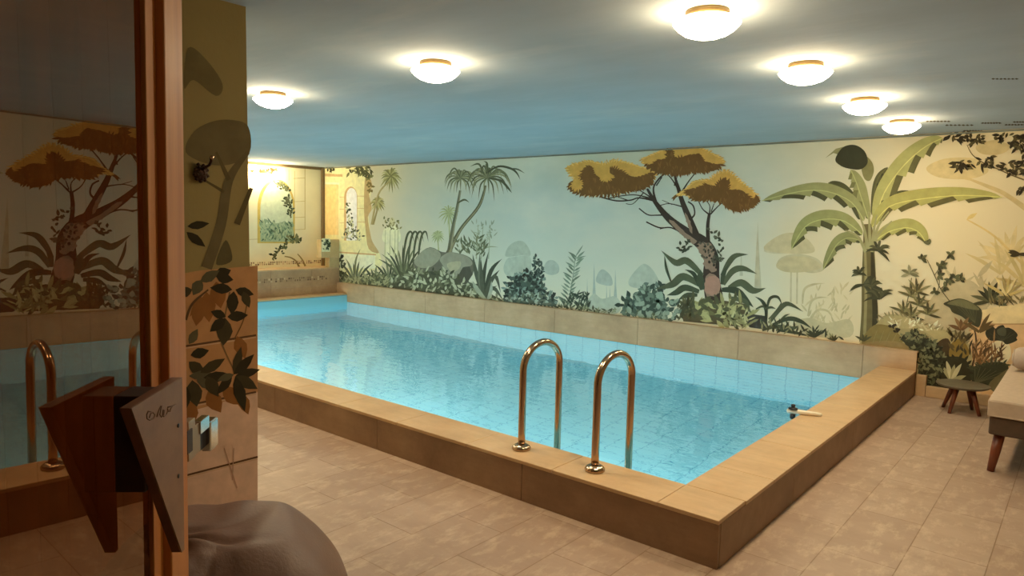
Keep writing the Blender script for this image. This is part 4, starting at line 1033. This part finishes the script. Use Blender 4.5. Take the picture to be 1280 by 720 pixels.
# handle: tapered board held off the glass by a block
HF, HBk = .0735, .0535
A, B_, C_, D_ = (dl(onpane(u, v, HF)) for u, v in ((164.4,510.5), (227,472), (231.5,600), (230.5,687)))
pts = [(A.x, A.z), (B_.x, A.z), (D_.x, D_.z)]
hd = thing('handle', '', '', (0, 0, 0)); del hd['label']; del hd['category']; hd.location = door.location; put(hd, door); hd.matrix_parent_inverse = Matrix(); hd.location = (0, 0, 0)
bpy.context.view_layer.update()
def hput(o): o.parent = hd; o.matrix_parent_inverse = Matrix.Translation(O).inverted(); return o
bm = bmesh.new(); prism(bm, [(A.x, A.z), (min(B_.x, D_.x), B_.z), (min(B_.x, D_.x)-.0, D_.z), (D_.x+.012, D_.z)], HBk, HF-.003, DM); hput(mesh_obj('handle_board', bm, M['handle_dark'], bevel=.001))
bm = bmesh.new(); prism(bm, [(A.x, A.z), (min(B_.x, D_.x), B_.z), (min(B_.x, D_.x)-.0, D_.z), (D_.x+.012, D_.z)], HF-.0028, HF, DM); hput(mesh_obj('face_panel', bm, M['handle_wood'], label='lighter face of the handle board'))
xr = min(B_.x, D_.x)
bm = bmesh.new(); box(bm, (xr+.045, P2+.0005 if xr+.045 < s1 else .0005, D_.z+.166), (xr+.12, HBk-.0005, A.z-.004), DM); hput(mesh_obj('standoff_block', bm, M['dark_block'], bevel=.002, label='dark block behind the handle board'))
for u, v in ((222.6, 532), (223, 595)):
    c = dl(onpane(u, v, HF)); bm = bmesh.new()
    lathe(bm, [(0, 0), (.0042, 0), (.0042, .0012), (.003, .0016), (0, .0016)], 18)
    bmesh.ops.transform(bm, verts=bm.verts, matrix=DM @ Matrix.Translation((c.x, HF, c.z)) @ Matrix.Rotation(-PI/2, 4, 'X')); hput(mesh_obj('screw', bm, M['black'], None, True))
# engraved cursive mark on the board
def stroke(bm, pts, r=.0012):
    tube(bm, [DM @ Vector((dl(onpane(u, v, HF)).x, HF+.0002, dl(onpane(u, v, HF)).z)) for u, v in pts], r, 6)
bm = bmesh.new()
q0 = lambda x, y: (150+x/10.29, 460+y/10.29)
for s_ in ([(395,560),(360,555),(340,600),(345,650),(380,670),(430,650),(445,600),(420,570),(390,590),(375,640)], [(470,630),(490,560),(520,490),(535,480),(520,540),(510,600),(530,630)], [(530,630),(560,600),(565,540),(550,540),(545,590),(560,625),(590,600)], [(590,600),(610,560),(605,520),(625,560),(640,540)], [(610,505),(660,490),(690,475),(712,462)], [(640,560),(650,520),(670,500)]):
    stroke(bm, [q0(*p) for p in s_])
hput(mesh_obj('engraved_mark', bm, M['engrave'], None, True, label='engraved cursive lettering'))
# roller latch on the free edge
la = bpy.data.objects.new('latch', None); COL.objects.link(la); la.parent = door
def lput(o): o.parent = la; o.matrix_parent_inverse = Matrix.Translation(O).inverted(); return o
def lbox(u0, v0, u1, v1, o0, o1, name, mat, bev, lab=None):
    om = (o0+o1)/2; a, b_ = dl(onpane(u0, v0, om)), dl(onpane(u1, v1, om))
    bm = bmesh.new(); box(bm, (min(a.x, b_.x), o0, min(a.z, b_.z)), (max(a.x, b_.x), o1, max(a.z, b_.z)), DM)
    lput(mesh_obj(name, bm, M[mat], bevel=bev, label=lab))
lbox(231, 528, 240, 570, -.004, .012, 'strike_plate', 'brass_dull', .001)
lbox(240.2, 533, 248, 563, .000, .010, 'latch_housing', 'brass_dull', .001)
lbox(233.5, 540, 240.3, 563, .0125, .0155, 'latch_slot', 'dark_block', .0005, 'dark latch slot')
lbox(246, 527, 257, 534, -.004, .014, 'latch_arm', 'chrome', .001)
lbox(247, 534, 257, 556, -.004, .004, 'latch_recess', 'black', .001, 'black latch recess')
lbox(257.2, 528, 267, 556, -.008, .016, 'latch_roller', 'chrome', .004, 'shiny chrome latch roller')

# ================================================================== light
def area(name, loc, rot, sx, sy, col, p, spread=None):
    l = bpy.data.lights.new(name, 'AREA'); l.shape = 'ELLIPSE'; l.size = sx; l.size_y = sy; l.color = col; l.energy = p
    o = bpy.data.objects.new(name, l); COL.objects.link(o); o.location = loc; o.rotation_euler = rot; return o
for x in (-2.6, -4.9, -7.2, -9.0):     # underwater floodlights set into the near pool wall
    area('underwater_light', (x, YNI+.012, -.45), (PI/2, 0, 0), .3, .3, (.90, 1.0, .97), 58)
W = bpy.data.worlds.new('world'); S.world = W; W.use_nodes = True
W.node_tree.nodes['Background'].inputs[0].default_value = (.02, .017, .012, 1); W.node_tree.nodes['Background'].inputs[1].default_value = .3

# ================================================================== camera
cam = bpy.data.cameras.new('camera'); co = bpy.data.objects.new('camera', cam); COL.objects.link(co)
cam.sensor_fit = 'HORIZONTAL'; cam.sensor_width = 36; cam.lens = F/1280*36; cam.clip_start = .05; cam.clip_end = 100
Bk = -FW; Up = -DN
co.matrix_world = Matrix(((RT.x, Up.x, Bk.x, EYE.x), (RT.y, Up.y, Bk.y, EYE.y), (RT.z, Up.z, Bk.z, EYE.z), (0, 0, 0, 1)))
S.camera = co
vs_ = S.view_settings
S.display_settings.display_device = 'sRGB'; vs_.view_transform = 'Standard'; vs_.look = 'None'; vs_.exposure = 0.0; vs_.gamma = 1.0; vs_.use_curve_mapping = False
cy = S.cycles
cy.use_denoising = True
try: cy.denoiser = 'OPENIMAGEDENOISE'
except Exception: pass
cy.sample_clamp_indirect = 6.0; cy.max_bounces = 12; cy.diffuse_bounces = 6; cy.glossy_bounces = 5; cy.transmission_bounces = 8; cy.transparent_max_bounces = 10
cy.caustics_reflective = False; cy.caustics_refractive = True; cy.blur_glossy = 0.5
